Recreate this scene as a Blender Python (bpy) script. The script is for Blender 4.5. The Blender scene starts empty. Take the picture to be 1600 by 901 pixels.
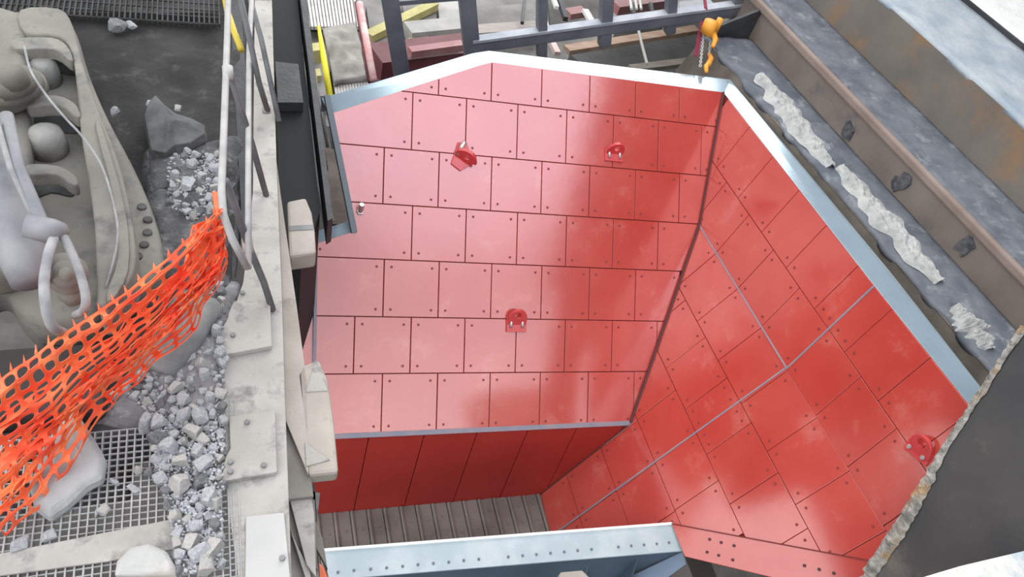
import bpy, bmesh, math, random
import numpy as np
from mathutils import Vector, Matrix, noise

# ------------------------------------------------------------------ camera
F_PX, CX, CY, CAM_H = 1200.0, 800.0, 450.5, 3.4
def unit(v):
    v = np.array(v, float); return v / np.linalg.norm(v)
AZ = unit([370, 1050, 1200])
AY = np.array([-500, 1547, -1200.0]); AY = unit(AY); AY = unit(AY - AZ * AY.dot(AZ))
AX = np.cross(AY, AZ)
R = np.array([AX, AY, AZ])                 # camera axes -> world
C0 = np.array([0, 0, CAM_H])
scene = bpy.context.scene
col = scene.collection
cam_data = bpy.data.cameras.new('camera')
cam = bpy.data.objects.new('camera', cam_data); col.objects.link(cam)
cam_data.sensor_width = 36; cam_data.lens = 36 * F_PX / 1600; cam_data.clip_start = .05; cam_data.clip_end = 300
M4 = Matrix([[R[i][0], R[i][1], R[i][2], C0[i]] for i in range(3)] + [[0, 0, 0, 1]])
cam.matrix_world = M4
scene.camera = cam

# ------------------------------------------------------------------ light
world = bpy.data.worlds.new('overcast_sky'); scene.world = world; world.use_nodes = True
wn = world.node_tree; wn.nodes.clear()
w_out = wn.nodes.new('ShaderNodeOutputWorld'); w_bg = wn.nodes.new('ShaderNodeBackground')
w_tc = wn.nodes.new('ShaderNodeTexCoord')
w_nrm = wn.nodes.new('ShaderNodeVectorMath'); w_nrm.operation = 'NORMALIZE'
wn.links.new(w_tc.outputs['Generated'], w_nrm.inputs[0])
def lobe(direction, stops):
    """brightness of the cloud cover by angle from a direction"""
    d = wn.nodes.new('ShaderNodeVectorMath'); d.operation = 'DOT_PRODUCT'; d.inputs[1].default_value = unit(direction)
    wn.links.new(w_nrm.outputs[0], d.inputs[0])
    r = wn.nodes.new('ShaderNodeValToRGB'); els = r.color_ramp.elements
    els[0].position, els[0].color = stops[0][0], (*stops[0][1], 1)
    els[1].position, els[1].color = stops[-1][0], (*stops[-1][1], 1)
    for p_, c_ in stops[1:-1]:
        e_ = els.new(p_); e_.color = (*c_, 1)
    wn.links.new(d.outputs['Value'], r.inputs[0]); return r.outputs[0]
SUNDIR = (.26, -.36, .90)
l1 = lobe(SUNDIR, [(0, (.46, .47, .48)), (.80, (.66, .67, .69)), (.88, (.95, .97, 1.04)), (.955, (1.15, 1.19, 1.3)), (.972, (2.4, 2.5, 2.9)), (.985, (3.1, 3.25, 3.8))])
l4 = lobe((.20, -.85, .50), [(.90, (0, 0, 0)), (.965, (.95, .96, 1.0)), (.99, (1.6, 1.6, 1.62))])
l2 = lobe((.45, .80, .42), [(.70, (0, 0, 0)), (.88, (3.2, 3.2, 3.2)), (1.0, (4.5, 4.5, 4.5))])
w_add = wn.nodes.new('ShaderNodeMix'); w_add.data_type = 'RGBA'; w_add.blend_type = 'ADD'; w_add.clamp_result = False
w_add.inputs[0].default_value = 1
wn.links.new(l1, w_add.inputs[6]); wn.links.new(l2, w_add.inputs[7])
w_bg.inputs[1].default_value = 1.0
l3 = lobe((-.80, .05, .60), [(.40, (0, 0, 0)), (.85, (1.7, 1.7, 1.72)), (1.0, (2.3, 2.3, 2.32))])
w_a2 = wn.nodes.new('ShaderNodeMix'); w_a2.data_type = 'RGBA'; w_a2.blend_type = 'ADD'; w_a2.clamp_result = False; w_a2.inputs[0].default_value = 1
wn.links.new(w_add.outputs[2], w_a2.inputs[6]); wn.links.new(l3, w_a2.inputs[7])
w_a3 = wn.nodes.new('ShaderNodeMix'); w_a3.data_type = 'RGBA'; w_a3.blend_type = 'ADD'; w_a3.clamp_result = False; w_a3.inputs[0].default_value = 1
wn.links.new(w_a2.outputs[2], w_a3.inputs[6]); wn.links.new(l4, w_a3.inputs[7])
wn.links.new(w_a3.outputs[2], w_bg.inputs[0]); wn.links.new(w_bg.outputs[0], w_out.inputs[0])
scene.view_settings.view_transform = 'Standard'
scene.view_settings.look = 'None'
scene.view_settings.gamma = 1.0
scene.view_settings.use_curve_mapping = False
scene.view_settings.exposure = 0.0

# ------------------------------------------------------------------ placing
def ray(p):
    return R @ np.array([(p[0] - CX) / F_PX, -(p[1] - CY) / F_PX, -1.0])
def Z(p, z):
    r = ray(p); return C0 + r * ((z - CAM_H) / r[2])
def X(p, x):
    r = ray(p); return C0 + r * (x / r[0])
def Y(p, y):
    r = ray(p); return C0 + r * (y / r[1])
def PL(p, P, n):
    r = ray(p); return C0 + r * ((P - C0).dot(n) / r.dot(n))
UP = np.array([0, 0, 1.0])

# ------------------------------------------------------------------ materials
MATS = {}
def nodes_of(name):
    m = bpy.data.materials.new(name); m.use_nodes = True
    return m, m.node_tree, m.node_tree.nodes['Principled BSDF']
def mat(name, c1, c2=None, scale=4.0, rough=.7, metal=0.0, spec=.5, bump=0.0, bscale=30.0, c3=None, c3_amt=.35,
        c3_scale=1.5, coat=0.0, ior=None, detail=6, coat_rough=.1, stretch=None):
    """two or three colours mixed by noise in object space, with an optional bump"""
    if name in MATS: return MATS[name]
    m, nt, b = nodes_of(name)
    tc = nt.nodes.new('ShaderNodeTexCoord')
    src = tc.outputs['Object']
    if stretch:
        mp = nt.nodes.new('ShaderNodeMapping'); mp.inputs['Scale'].default_value = stretch
        nt.links.new(src, mp.inputs[0]); src = mp.outputs[0]
    b.inputs['Roughness'].default_value = rough
    b.inputs['Metallic'].default_value = metal
    b.inputs['Specular IOR Level'].default_value = spec
    b.inputs['Coat Weight'].default_value = coat
    b.inputs['Coat Roughness'].default_value = coat_rough
    if ior: b.inputs['IOR'].default_value = ior
    out = None
    if c2:
        n = nt.nodes.new('ShaderNodeTexNoise'); n.inputs['Scale'].default_value = scale; n.inputs['Detail'].default_value = detail
        nt.links.new(src, n.inputs['Vector'])
        rp = nt.nodes.new('ShaderNodeValToRGB')
        rp.color_ramp.elements[0].position = .35; rp.color_ramp.elements[0].color = (*c1, 1)
        rp.color_ramp.elements[1].position = .65; rp.color_ramp.elements[1].color = (*c2, 1)
        nt.links.new(n.outputs[0], rp.inputs[0]); out = rp.outputs[0]
    else:
        b.inputs['Base Color'].default_value = (*c1, 1)
    if c3:
        n3 = nt.nodes.new('ShaderNodeTexNoise'); n3.inputs['Scale'].default_value = c3_scale; n3.inputs['Detail'].default_value = 8
        n3.inputs['Roughness'].default_value = .65
        nt.links.new(src, n3.inputs['Vector'])
        r3 = nt.nodes.new('ShaderNodeValToRGB')
        r3.color_ramp.elements[0].position = 1 - c3_amt - .1; r3.color_ramp.elements[0].color = (0, 0, 0, 1)
        r3.color_ramp.elements[1].position = 1 - c3_amt + .06; r3.color_ramp.elements[1].color = (1, 1, 1, 1)
        nt.links.new(n3.outputs[0], r3.inputs[0])
        mx = nt.nodes.new('ShaderNodeMix'); mx.data_type = 'RGBA'
        nt.links.new(r3.outputs[0], mx.inputs[0])
        if out: nt.links.new(out, mx.inputs[6])
        else: mx.inputs[6].default_value = (*c1, 1)
        mx.inputs[7].default_value = (*c3, 1)
        out = mx.outputs[2]
    if out: nt.links.new(out, b.inputs['Base Color'])
    if bump:
        nb = nt.nodes.new('ShaderNodeTexNoise'); nb.inputs['Scale'].default_value = bscale; nb.inputs['Detail'].default_value = 8
        nt.links.new(src, nb.inputs['Vector'])
        bp = nt.nodes.new('ShaderNodeBump'); bp.inputs['Strength'].default_value = bump; bp.inputs['Distance'].default_value = .02
        nt.links.new(nb.outputs[0], bp.inputs['Height']); nt.links.new(bp.outputs[0], b.inputs['Normal'])
    MATS[name] = m
    return m

RED = mat('red_primer', (.46, .050, .038), (.52, .078, .060), 1.3, rough=.135, ior=2.1, c3=(.54, .14, .115), c3_amt=.33, c3_scale=2.6, bump=.03, bscale=6)
REDB2 = mat('shaded_red_liner', (.36, .022, .016), (.42, .032, .022), 1.5, rough=.5)  # red liner with the shade of the drop darkened into its colour
REDJ = mat('red_backing', (.16, .012, .010), rough=.6)
BOLTM = mat('bolt_dark_red', (.22, .03, .025), rough=.5)
LUGM = mat('lug_red', (.52, .035, .04), (.6, .05, .05), 6, rough=.3, ior=1.7)
RIM = mat('blue_grey_paint', (.36, .47, .54), (.42, .53, .60), 3, rough=.16, metal=.45, c3=(.25, .33, .38), c3_amt=.3, c3_scale=6)
SEAM = mat('seam_grey', (.20, .22, .28), (.28, .24, .27), 8, rough=.5)
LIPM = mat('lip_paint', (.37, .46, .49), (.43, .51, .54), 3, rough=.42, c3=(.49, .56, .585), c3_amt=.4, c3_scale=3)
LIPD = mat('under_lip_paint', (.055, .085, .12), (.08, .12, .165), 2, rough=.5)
DARKST = mat('dark_steel', (.025, .027, .030), (.05, .052, .056), 5, rough=.55, bump=.2)
POSTM = mat('slate_paint', (.12, .13, .16), (.17, .18, .21), 4, rough=.5)
SLATEL = mat('lit_slate', (.30, .33, .38), (.42, .44, .48), 6, rough=.6)
BLACK = mat('black_gap', (.010, .011, .012), rough=.8)
STEELS = mat('zinc_bolt', (.6, .6, .6), rough=.3, metal=.8)
DUSTW = mat('pale_dust_steel', (.33, .32, .29), (.45, .435, .40), 4, rough=.9, bump=.25, bscale=25, c3=(.22, .21, .20), c3_amt=.38, c3_scale=8)
DUSTT = mat('tan_dust_steel', (.33, .30, .26), (.44, .40, .35), 3, rough=.9, bump=.15, c3=(.22, .20, .17), c3_amt=.32, c3_scale=4)
GRATE = mat('grating_dusty', (.30, .30, .295), (.44, .44, .43), 9, rough=.8)
GRATED = mat('grating_dark', (.03, .03, .03), (.065, .065, .065), 9, rough=.8)
MUD = mat('dark_mud', (.022, .022, .022), (.048, .047, .045), 2.2, rough=.95, bump=.8, bscale=9, c3=(.075, .074, .072), c3_amt=.35, c3_scale=7)
FINES = mat('grey_fines', (.16, .16, .165), (.27, .27, .275), 7, rough=1, bump=1.0, bscale=35, c3=(.36, .36, .37), c3_amt=.35, c3_scale=14)
FINESD = mat('dark_grey_fines', (.07, .07, .072), (.14, .14, .142), 7, rough=1, bump=1.0, bscale=35, c3=(.24, .24, .245), c3_amt=.35, c3_scale=14)
ROCK = mat('grey_rock', (.33, .345, .36), (.50, .515, .53), 5, rough=.95, bump=.5, bscale=25)
ROCKD = mat('dark_rock', (.13, .135, .14), (.24, .245, .25), 5, rough=.95, bump=.5, bscale=25)
ROCKW = mat('buff_rock', (.40, .41, .40), (.52, .51, .48), 3, rough=.95, bump=.5, bscale=20, c3=(.40, .36, .30), c3_amt=.4, c3_scale=4)
CAST = mat('dusty_casting', (.165, .16, .138), (.255, .25, .218), 2, rough=.9, bump=.5, bscale=12, c3=(.13, .13, .122), c3_amt=.40, c3_scale=4)
CASTD = mat('dull_grey_metal', (.16, .165, .165), (.26, .265, .26), 6, rough=.9, bump=.3)  # dull grey for plate bolts, groove strip, bracket foot and lying pipe
HOSE = mat('dusty_hose', (.22, .22, .23), (.36, .36, .36), 10, rough=.8)
CYL = mat('blue_grey_cylinder', (.17, .178, .195), (.27, .275, .285), 6, rough=.6)
TUBE = mat('pale_tube', (.33, .325, .315), (.44, .435, .42), 9, rough=.6)
TUBEG = mat('grey_tube', (.10, .105, .11), (.16, .16, .165), 9, rough=.6)
RUSTB = mat('brown_weathered_steel', (.155, .128, .108), (.22, .185, .16), 1.6, rough=.75, bump=.25, bscale=6, c3=(.10, .10, .105), c3_amt=.35, c3_scale=2.5)
RUSTO = mat('rust_patched_steel', (.13, .118, .103), (.185, .165, .142), 1.5, rough=.75, bump=.25, bscale=6, c3=(.27, .155, .07), c3_amt=.40, c3_scale=1.1)
LEDGE = mat('slate_dust_ledge', (.095, .107, .13), (.16, .172, .195), 5, rough=.9, bump=.7, bscale=14, c3=(.27, .29, .31), c3_amt=.34, c3_scale=6)
LEDGEL = mat('blue_white_dust_ledge', (.30, .35, .39), (.43, .47, .50), 3, rough=.95, bump=.6, bscale=14, c3=(.30, .37, .45), c3_amt=.36, c3_scale=4)
WHITED = mat('white_dust', (.72, .74, .72), (.82, .83, .80), 4, rough=1, bump=.5)
PILE = mat('pale_stone_dust', (.33, .345, .33), (.47, .485, .46), 9, rough=1, bump=.9, bscale=24, c3=(.26, .28, .31), c3_amt=.32, c3_scale=12)
DPLATE = mat('dark_scuffed_plate', (.042, .044, .047), (.078, .076, .073), 1.2, rough=.6, bump=.1, bscale=5, c3=(.17, .155, .135), c3_amt=.38, c3_scale=1.3)
RAGG = mat('ragged_edge_crust', (.17, .165, .15), (.40, .39, .36), 16, rough=1, bump=1.0, bscale=40, c3=(.42, .25, .10), c3_amt=.36, c3_scale=5)
YEL = mat('yellow_paint', (.80, .72, .02), rough=.5)
YELD = mat('dusty_yellow', (.42, .38, .16), (.55, .50, .22), 5, rough=.8)
REDW = mat('faded_red_rail', (.62, .25, .25), (.75, .55, .53), 6, rough=.6)
REDB = mat('dark_red_beam', (.10, .018, .025), (.18, .05, .06), 2, rough=.6)
REDL = mat('light_red_beam', (.32, .13, .14), (.42, .24, .23), 3, rough=.6)
CONC = mat('grey_concrete', (.17, .165, .155), (.28, .27, .255), 2.2, rough=.95, bump=.2, c3=(.17, .165, .16), c3_amt=.3, c3_scale=1.4)
CONCL = mat('pale_concrete', (.34, .34, .32), (.48, .47, .44), 3, rough=.95)
WOOD = mat('brown_timber', (.33, .22, .15), (.45, .33, .25), 3, rough=.8, stretch=(1, 8, 8))
ORG = mat('orange_hoist_paint', (.85, .30, .02), (.80, .38, .05), 5, rough=.45)
SLING = mat('maroon_sling', (.22, .02, .05), rough=.8)
PAN = mat('feeder_pan_steel', (.17, .15, .13), (.25, .225, .20), 3, rough=.6, metal=.2, c3=(.10, .07, .05), c3_amt=.3, c3_scale=5, bump=.15)
WHITEP = mat('white_scrap', (.8, .8, .78), rough=.7)
GROUND = mat('lower_ground_dirt', (.05, .048, .045), (.10, .095, .09), .9, rough=1, bump=.6, bscale=5, c3=(.15, .145, .14), c3_amt=.35, c3_scale=.8)
def net_mat():
    m, nt, b = nodes_of('orange_netting')
    tc = nt.nodes.new('ShaderNodeTexCoord')
    n = nt.nodes.new('ShaderNodeTexNoise'); n.inputs['Scale'].default_value = 7; n.inputs['Detail'].default_value = 6
    r = nt.nodes.new('ShaderNodeValToRGB')
    r.color_ramp.elements[0].position = .35; r.color_ramp.elements[0].color = (1.0, .12, .055, 1)
    r.color_ramp.elements[1].position = .68; r.color_ramp.elements[1].color = (1.0, .34, .13, 1)
    nt.links.new(tc.outputs['Object'], n.inputs['Vector']); nt.links.new(n.outputs[0], r.inputs[0])
    nt.links.new(r.outputs[0], b.inputs['Base Color'])
    b.inputs['Roughness'].default_value = .45
    tr = nt.nodes.new('ShaderNodeBsdfTranslucent'); nt.links.new(r.outputs[0], tr.inputs[0])
    mx = nt.nodes.new('ShaderNodeMixShader'); mx.inputs[0].default_value = .3
    nt.links.new(b.outputs[0], mx.inputs[1]); nt.links.new(tr.outputs[0], mx.inputs[2])
    nt.links.new(mx.outputs[0], nt.nodes['Material Output'].inputs[0])
    return m
NET = net_mat()

# ------------------------------------------------------------------ mesh tools
ORIGIN = {}
class MB:
    def __init__(s): s.v = []; s.f = []; s.mi = []
    def add(s, vs, fs, mi=0):
        b = len(s.v); s.v += [np.array(v, float) for v in vs]
        s.f += [[b + i for i in f] for f in fs]; s.mi += [mi] * len(fs)
        return s
    def prism(s, poly, off, mi=0):
        """closed prism: polygon poly (3-D points) and its copy moved by off"""
        poly = [np.array(p, float) for p in poly]; off = np.array(off, float); n = len(poly)
        nn = np.zeros(3)
        for i in range(n): nn += np.cross(poly[i] - poly[0], poly[(i + 1) % n] - poly[0])
        if nn.dot(off) > 0: poly = poly[::-1]
        vs = poly + [p + off for p in poly]
        fs = [list(range(n)), list(range(2 * n - 1, n - 1, -1))] + [[(i + 1) % n, i, n + i, n + (i + 1) % n] for i in range(n)]
        return s.add(vs, fs, mi)
    def box(s, c, hx, hy, hz, mi=0):
        c = np.array(c, float); hx, hy, hz = [np.array(h, float) if np.ndim(h) else None for h in (hx, hy, hz)]
        p = [c + a * hx + b * hy - hz for a, b in ((-1, -1), (1, -1), (1, 1), (-1, 1))]
        return s.prism(p, 2 * hz, mi)
    def abox(s, x0, x1, y0, y1, z0, z1, mi=0):
        return s.prism([(x0, y0, z0), (x1, y0, z0), (x1, y1, z0), (x0, y1, z0)], (0, 0, z1 - z0), mi)
    def bar(s, a, b, w, h, up=UP, mi=0):
        a = np.array(a, float); b = np.array(b, float); d = unit(b - a)
        sx = np.cross(d, up); sx = unit(sx) * w / 2; sy = unit(np.cross(sx, d)) * h / 2
        return s.prism([a - sx - sy, a + sx - sy, a + sx + sy, a - sx + sy], b - a, mi)
    def tube(s, pts, r, n=10, mi=0, cap=True):
        pts = [np.array(p, float) for p in pts]
        rs = r if hasattr(r, '__len__') else [r] * len(pts)
        base = len(s.v); prev = None
        for i, p in enumerate(pts):
            d = unit((pts[min(i + 1, len(pts) - 1)] - pts[max(i - 1, 0)]))
            if prev is None:
                a = np.cross(d, UP if abs(d[2]) < .9 else np.array([1., 0, 0])); a = unit(a)
            else:
                a = prev - d * prev.dot(d); a = unit(a)
            prev = a; b = np.cross(d, a)
            for k in range(n):
                t = 2 * math.pi * k / n; s.v.append(p + rs[i] * (a * math.cos(t) + b * math.sin(t)))
        for i in range(len(pts) - 1):
            for k in range(n):
                s.f.append([base + i * n + k, base + i * n + (k + 1) % n, base + (i + 1) * n + (k + 1) % n, base + (i + 1) * n + k]); s.mi.append(mi)
        if cap:
            s.f.append([base + k for k in range(n)][::-1]); s.mi.append(mi)
            s.f.append([base + (len(pts) - 1) * n + k for k in range(n)]); s.mi.append(mi)
        return s
    def cyl(s, c, axis, r, h, n=14, mi=0, bev=.15):
        c = np.array(c, float); ax = unit(axis)
        return s.tube([c, c + ax * h * (1 - bev), c + ax * h], [r, r, r * (1 - bev)], n, mi)
    def build(s, name, mats, parent=None, bevel=0, smooth=False, subd=0, solid=0):
        if not isinstance(mats, (list, tuple)): mats = [mats]
        V = np.array(s.v)
        if parent is not None: o0 = ORIGIN[parent.name]
        else:
            o0 = np.array([V[:, 0].mean(), V[:, 1].mean(), V[:, 2].min()])
        me = bpy.data.meshes.new(name)
        me.from_pydata([tuple(v - o0) for v in V], [], s.f)
        for m in mats: me.materials.append(m)
        if len(mats) > 1: me.polygons.foreach_set('material_index', s.mi)
        bm = bmesh.new(); bm.from_mesh(me); bmesh.ops.recalc_face_normals(bm, faces=bm.faces); bm.to_mesh(me); bm.free()
        if smooth:
            me.polygons.foreach_set('use_smooth', [True] * len(me.polygons))
        me.update()
        o = bpy.data.objects.new(name, me); col.objects.link(o)
        if parent is not None:
            o.parent = parent
        else: o.location = o0
        ORIGIN[o.name] = o0
        if solid:
            md = o.modifiers.new('s', 'SOLIDIFY'); md.thickness = solid; md.offset = -1
        if bevel:
            md = o.modifiers.new('b', 'BEVEL'); md.width = bevel; md.segments = 2; md.limit_method = 'ANGLE'; md.angle_limit = math.radians(40)
        if subd:
            md = o.modifiers.new('u', 'SUBSURF'); md.levels = subd; md.render_levels = subd
        return o
def tag(o, label=None, cat=None, group=None, kind=None):
    if label: o['label'] = label
    if cat: o['category'] = cat
    if group: o['group'] = group
    if kind: o['kind'] = kind
    return o
def thing(name, loc, label, cat, group=None):
    o = bpy.data.objects.new(name, None); col.objects.link(o); o.location = tuple(loc)
    o.empty_display_size = .1
    ORIGIN[o.name] = np.array(loc, float)
    return tag(o, label, cat, group)
def clip(subject, clipper):
    """Sutherland-Hodgman: any 2-D polygon clipped to a convex counter-clockwise one"""
    out = list(subject)
    for i in range(len(clipper)):
        a, b = clipper[i], clipper[(i + 1) % len(clipper)]
        inp, out = out, []
        def side(p): return (b[0] - a[0]) * (p[1] - a[1]) - (b[1] - a[1]) * (p[0] - a[0])
        for j in range(len(inp)):
            p, q = inp[j - 1], inp[j]; sp, sq = side(p), side(q)
            if (sp >= 0) != (sq >= 0):
                t = sp / (sp - sq); out.append((p[0] + t * (q[0] - p[0]), p[1] + t * (q[1] - p[1])))
            if sq >= 0: out.append(q)
        if not out: return []
    res = []
    for p in out:
        if not res or math.dist(p, res[-1]) > 1e-4: res.append(p)
    if len(res) > 1 and math.dist(res[0], res[-1]) < 1e-4: res.pop()
    return res
def area(p): return .5 * sum(p[i - 1][0] * p[i][1] - p[i][0] * p[i - 1][1] for i in range(len(p)))
def inside(p, poly):
    c = False
    for i in range(len(poly)):
        a, b = poly[i - 1], poly[i]
        if (a[1] > p[1]) != (b[1] > p[1]) and p[0] < (b[0] - a[0]) * (p[1] - a[1]) / (b[1] - a[1]) + a[0]: c = not c
    return c
rnd = random.Random(7)

# ------------------------------------------------------------------ hopper planes
DU = R @ unit([3450, -102, -1200])
_dv = np.array([0, 1, 0.]); _u = unit([3450, -102, -1200]); DV = R @ unit(_dv - _u * _dv.dot(_u))
NA = np.cross(DU, DV); PA = C0 + ray((800, 450)) * 7.1
K0, K1, K2 = [PL(p, PA, NA) for p in ((1130, 146), (1093, 350), (985, 660))]
DB = R @ unit([401 - 800, -(1800 - 450.5), -1200])
NB = unit(np.cross(DU, DB)); NB = NB if NB[1] < 0 else -NB
K3 = PL((845, 770), K2, NB)
N2 = unit(np.cross(K1 - K2, K3 - K2)); N2 = N2 if N2[0] < 0 else -N2
FF = PL((1390, 835), K1, N2)
N1 = unit(np.cross(K0 - K1, FF - K1)); N1 = N1 if N1[0] < 0 else -N1
DD = unit(FF - K1)

# ------------------------------------------------------------------ ground
def ground():
    mb = MB(); n = 40
    for j in range(n + 1):
        for i in range(n + 1):
            x = -20 + 50 * i / n; y = -6 + 46 * j / n
            mb.v.append(np.array([x, y, -4.6 + .12 * noise.noise(Vector((x * .4, y * .4, 0)))]))
    for j in range(n):
        for i in range(n):
            a = j * (n + 1) + i; mb.f.append([a, a + 1, a + n + 2, a + n + 1]); mb.mi.append(0)
    o = mb.build('ground', GROUND); tag(o, kind='structure'); return o
ground()

# ================================================================== HOPPER
hopper = thing('hopper', (2.6, 3.6, -3.9), 'large red steel-lined hopper of bolted square wear plates with pale blue rim', 'hopper')
def wall_plates(name, P, ex, ey, nrm, region, rects, thick=.02, gap=.007, bolt_r=.012, plate=None):
    """a backing sheet with one bolted wear plate for every rectangle, all cut to the region"""
    to3 = lambda q, h=0: P + ex * q[0] + ey * q[1] + nrm * h
    mb = MB(); mb.prism([to3(q, -.03) for q in region], nrm * .03)
    wall = mb.build(name, REDJ, hopper)
    for (x0, x1, y0, y1) in rects:
        g = gap / 2
        r = [(x0 + g, y0 + g), (x1 - g, y0 + g), (x1 - g, y1 - g), (x0 + g, y1 - g)]
        pl = clip(region, r)
        if len(pl) < 3 or abs(area(pl)) < .004: continue
        m = MB(); m.prism([to3(q, .0) for q in pl], nrm * (thick + rnd.uniform(-.0015, .0015)))
        for bx, by in ((x0 + .065, y0 + .065), (x1 - .065, y0 + .065), (x1 - .065, y1 - .065), (x0 + .065, y1 - .065)):
            if inside((bx, by), pl): m.cyl(to3((bx, by), thick - .002), nrm, bolt_r, .007, 8, 1)
        m.build('wear_plate', [plate or RED, BOLTM], wall, bevel=.004)
    return wall
def loc2(w, P, ex, ey): d = w - P; return (float(d.dot(ex)), float(d.dot(ey)))

# back wall
A2 = lambda p: loc2(PL(p, PA, NA), PA, DU, DV)
regA = [A2(p) for p in ((530, 681), (990, 661), (1093, 350), (1130, 145), (768, 98), (745, 104), (517, 178), (552, 362), (470, 388), (455, 420), (452, 700))]
if area(regA) < 0: regA.reverse()
rowsA = [1.70 + .50, 1.70, 1.192, .700, .218, -.283, -.777, -1.30]
rectsA = []
for k in range(7):
    off = {0: .235, 1: .005, 2: .258, 3: .03, 4: .285, 5: .045, 6: .297}[k]
    first = (-.75, -.97, -1.21, -.955, -1.195, -1.435, -1.19)[k]        # the leftmost plate of a course is cut wider
    js = [off + i * .492 for i in range(-6, 7) if off + i * .492 > first - .06]
    js = [js[0] - .85] + js
    for i in range(len(js) - 1): rectsA.append((js[i], js[i + 1], rowsA[k + 1], rowsA[k]))
backwall = wall_plates('back_wall', PA, DU, DV, NA, regA, rectsA, gap=.008)
# lower back wall below the slope, its shade put into a darker red
KB = PL((440, 684), K2, NB)
BL = lambda p: loc2(PL(p, K2, NB), K2, DU, -np.cross(DU, NB))
eb = unit(np.cross(NB, DU)); eb = eb if eb[2] > 0 else -eb
BL = lambda p: loc2(PL(p, K2, NB), K2, DU, eb)
regB = [BL(p) for p in ((452, 683), (985, 660), (845, 771), (440, 806))]
if area(regB) < 0: regB.reverse()
xs = [BL((x, y))[0] for x, y in ((575, 680), (663, 672), (744, 672), (826, 668), (903, 665))]
px0 = np.mean([xs[i] - i * .492 for i in range(5)])
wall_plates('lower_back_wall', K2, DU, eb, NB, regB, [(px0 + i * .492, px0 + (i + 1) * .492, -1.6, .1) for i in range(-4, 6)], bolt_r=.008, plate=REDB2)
# right wall, lower facet and upper facet
E2 = unit(np.cross(DD, N2)); E2 = E2 if E2[0] < 0 else -E2       # away from the fold, down the slope
E1 = unit(np.cross(DD, N1)); E1 = E1 if E1[2] > 0 else -E1
C2 = lambda p: loc2(PL(p, K1, N2), K1, DD, E2)
C1 = lambda p: loc2(PL(p, K1, N1), K1, DD, E1)
reg2 = [C2(p) for p in ((1093, 350), (985, 660), (845, 770), (862, 832), (1052, 818), (1400, 883))] + [(3.75, 0)]
if area(reg2) < 0: reg2.reverse()
G = .4915
r2 = []
for k, st in ((0, .45), (1, .65), (2, .42), (3, -.06 + .49)):
    for i in range(-3, 8):
        r2.append((st + (i) * G, st + (i + 1) * G, k * .503, (k + 1) * .503))
r2b = []
for (a, b, c, d) in r2:          # the grey seam cuts the courses once
    if a < 1.895 - .02 and b > 1.895 + .02: r2b += [(a, 1.895, c, d), (1.895, b, c, d)]
    else: r2b.append((a, b, c, d))
for i in range(-3, 8): pass
for st, k in ((1.895, 4), (1.895, 5)):
    r2b += [(st - .49, st, k * .503, (k + 1) * .503), (st - .98, st - .49, k * .503, (k + 1) * .503), (st, st + .49, k * .503, (k + 1) * .503), (st + .49, st + .98, k * .503, (k + 1) * .503)]
sidelow = wall_plates('lower_right_wall', K1, DD, E2, N2, reg2, r2b, gap=.006)
reg1 = [(0, 0)] + [C1(p) for p in ((1130, 146), (1135, 150), (1366, 446), (1522, 642))] + [(3.6, 1.02), (3.6, 0)]
if area(reg1) < 0: reg1.reverse()
r1 = []
for k, sts in ((0, [-.06 + G * i for i in range(0, 9)]), (1, [.20 + G * i for i in range(-3, 4)] + [1.905])):
    pass
c0 = [-.55, -.06, .445, .94, 1.425, 1.908, 2.395, 2.877, 3.365, 3.86]
c1 = [-.80, -.30, .195, .70, 1.178, 1.675, 1.908, 2.15, 2.63, 3.095, 3.59, 3.9]
for k, cs in ((0, c0), (1, c1)):
    for i in range(len(cs) - 1): r1.append((cs[i], cs[i + 1], k * .50, k * .50 + (.50 if k == 0 else .7)))
sideup = wall_plates('upper_right_wall', K1, DD, E1, N1, reg1, r1, gap=.006)
# grey corner and seam trims
t2 = lambda q, h=.021: K1 + DD * q[0] + E2 * q[1] + N2 * h
t1 = lambda q, h=.021: K1 + DD * q[0] + E1 * q[1] + N1 * h
m = MB(); m.bar(t2((-.0, .0), .024), t2((1.9, 0), .024), .013, .008, N2); m.build('corner_trim', SEAM, hopper)
m = MB(); m.bar(t2((1.897, .0)), t2((1.88, 2.9)), .014, .008, N2); m.bar(t1((1.905, 0)), t1((1.905, 1.0)), .014, .008, N1)
m.build('seam_strip', SEAM, hopper)
m = MB(); m.bar(PL((452, 684), PA, NA) + NA * .012, K2 + NA * .012, .045, .03, NA); m.build('fold_trim', SEAM, hopper, bevel=.004)
m = MB(); m.bar(K0 + NA * .03 + N1 * .02, K1 + NA * .03 + N1 * .02, .022, .02, NA); m.bar(K1 + NA * .03 + N2 * .02, K2 + NA * .03 + N2 * .02, .022, .02, NA); m.bar(K2 + NB * .02 + N2 * .02, K3 + NB * .02 + N2 * .02, .02, .02, NB)
m.build('corner_weld', mat('dark_weld', (.10, .03, .03), rough=.6), hopper)
# the left edge stiffener and the strip of wall beyond it
m = MB(); m.bar(PL((493, 392), PA, NA) + NA * .03, PL((490, 600), PA, NA) + NA * .03, .028, .05, NA); m.build('edge_stiffener', SEAM, hopper, bevel=.004)
m = MB(); m.bar(PL((510, 150), PA, NA) + NA * .02, PL((553, 364), PA, NA) + NA * .02, .05, .06, NA); m.build('left_edge_flange', mat('slate_edge', (.13, .16, .18), rough=.45), hopper, bevel=.004)
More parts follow.
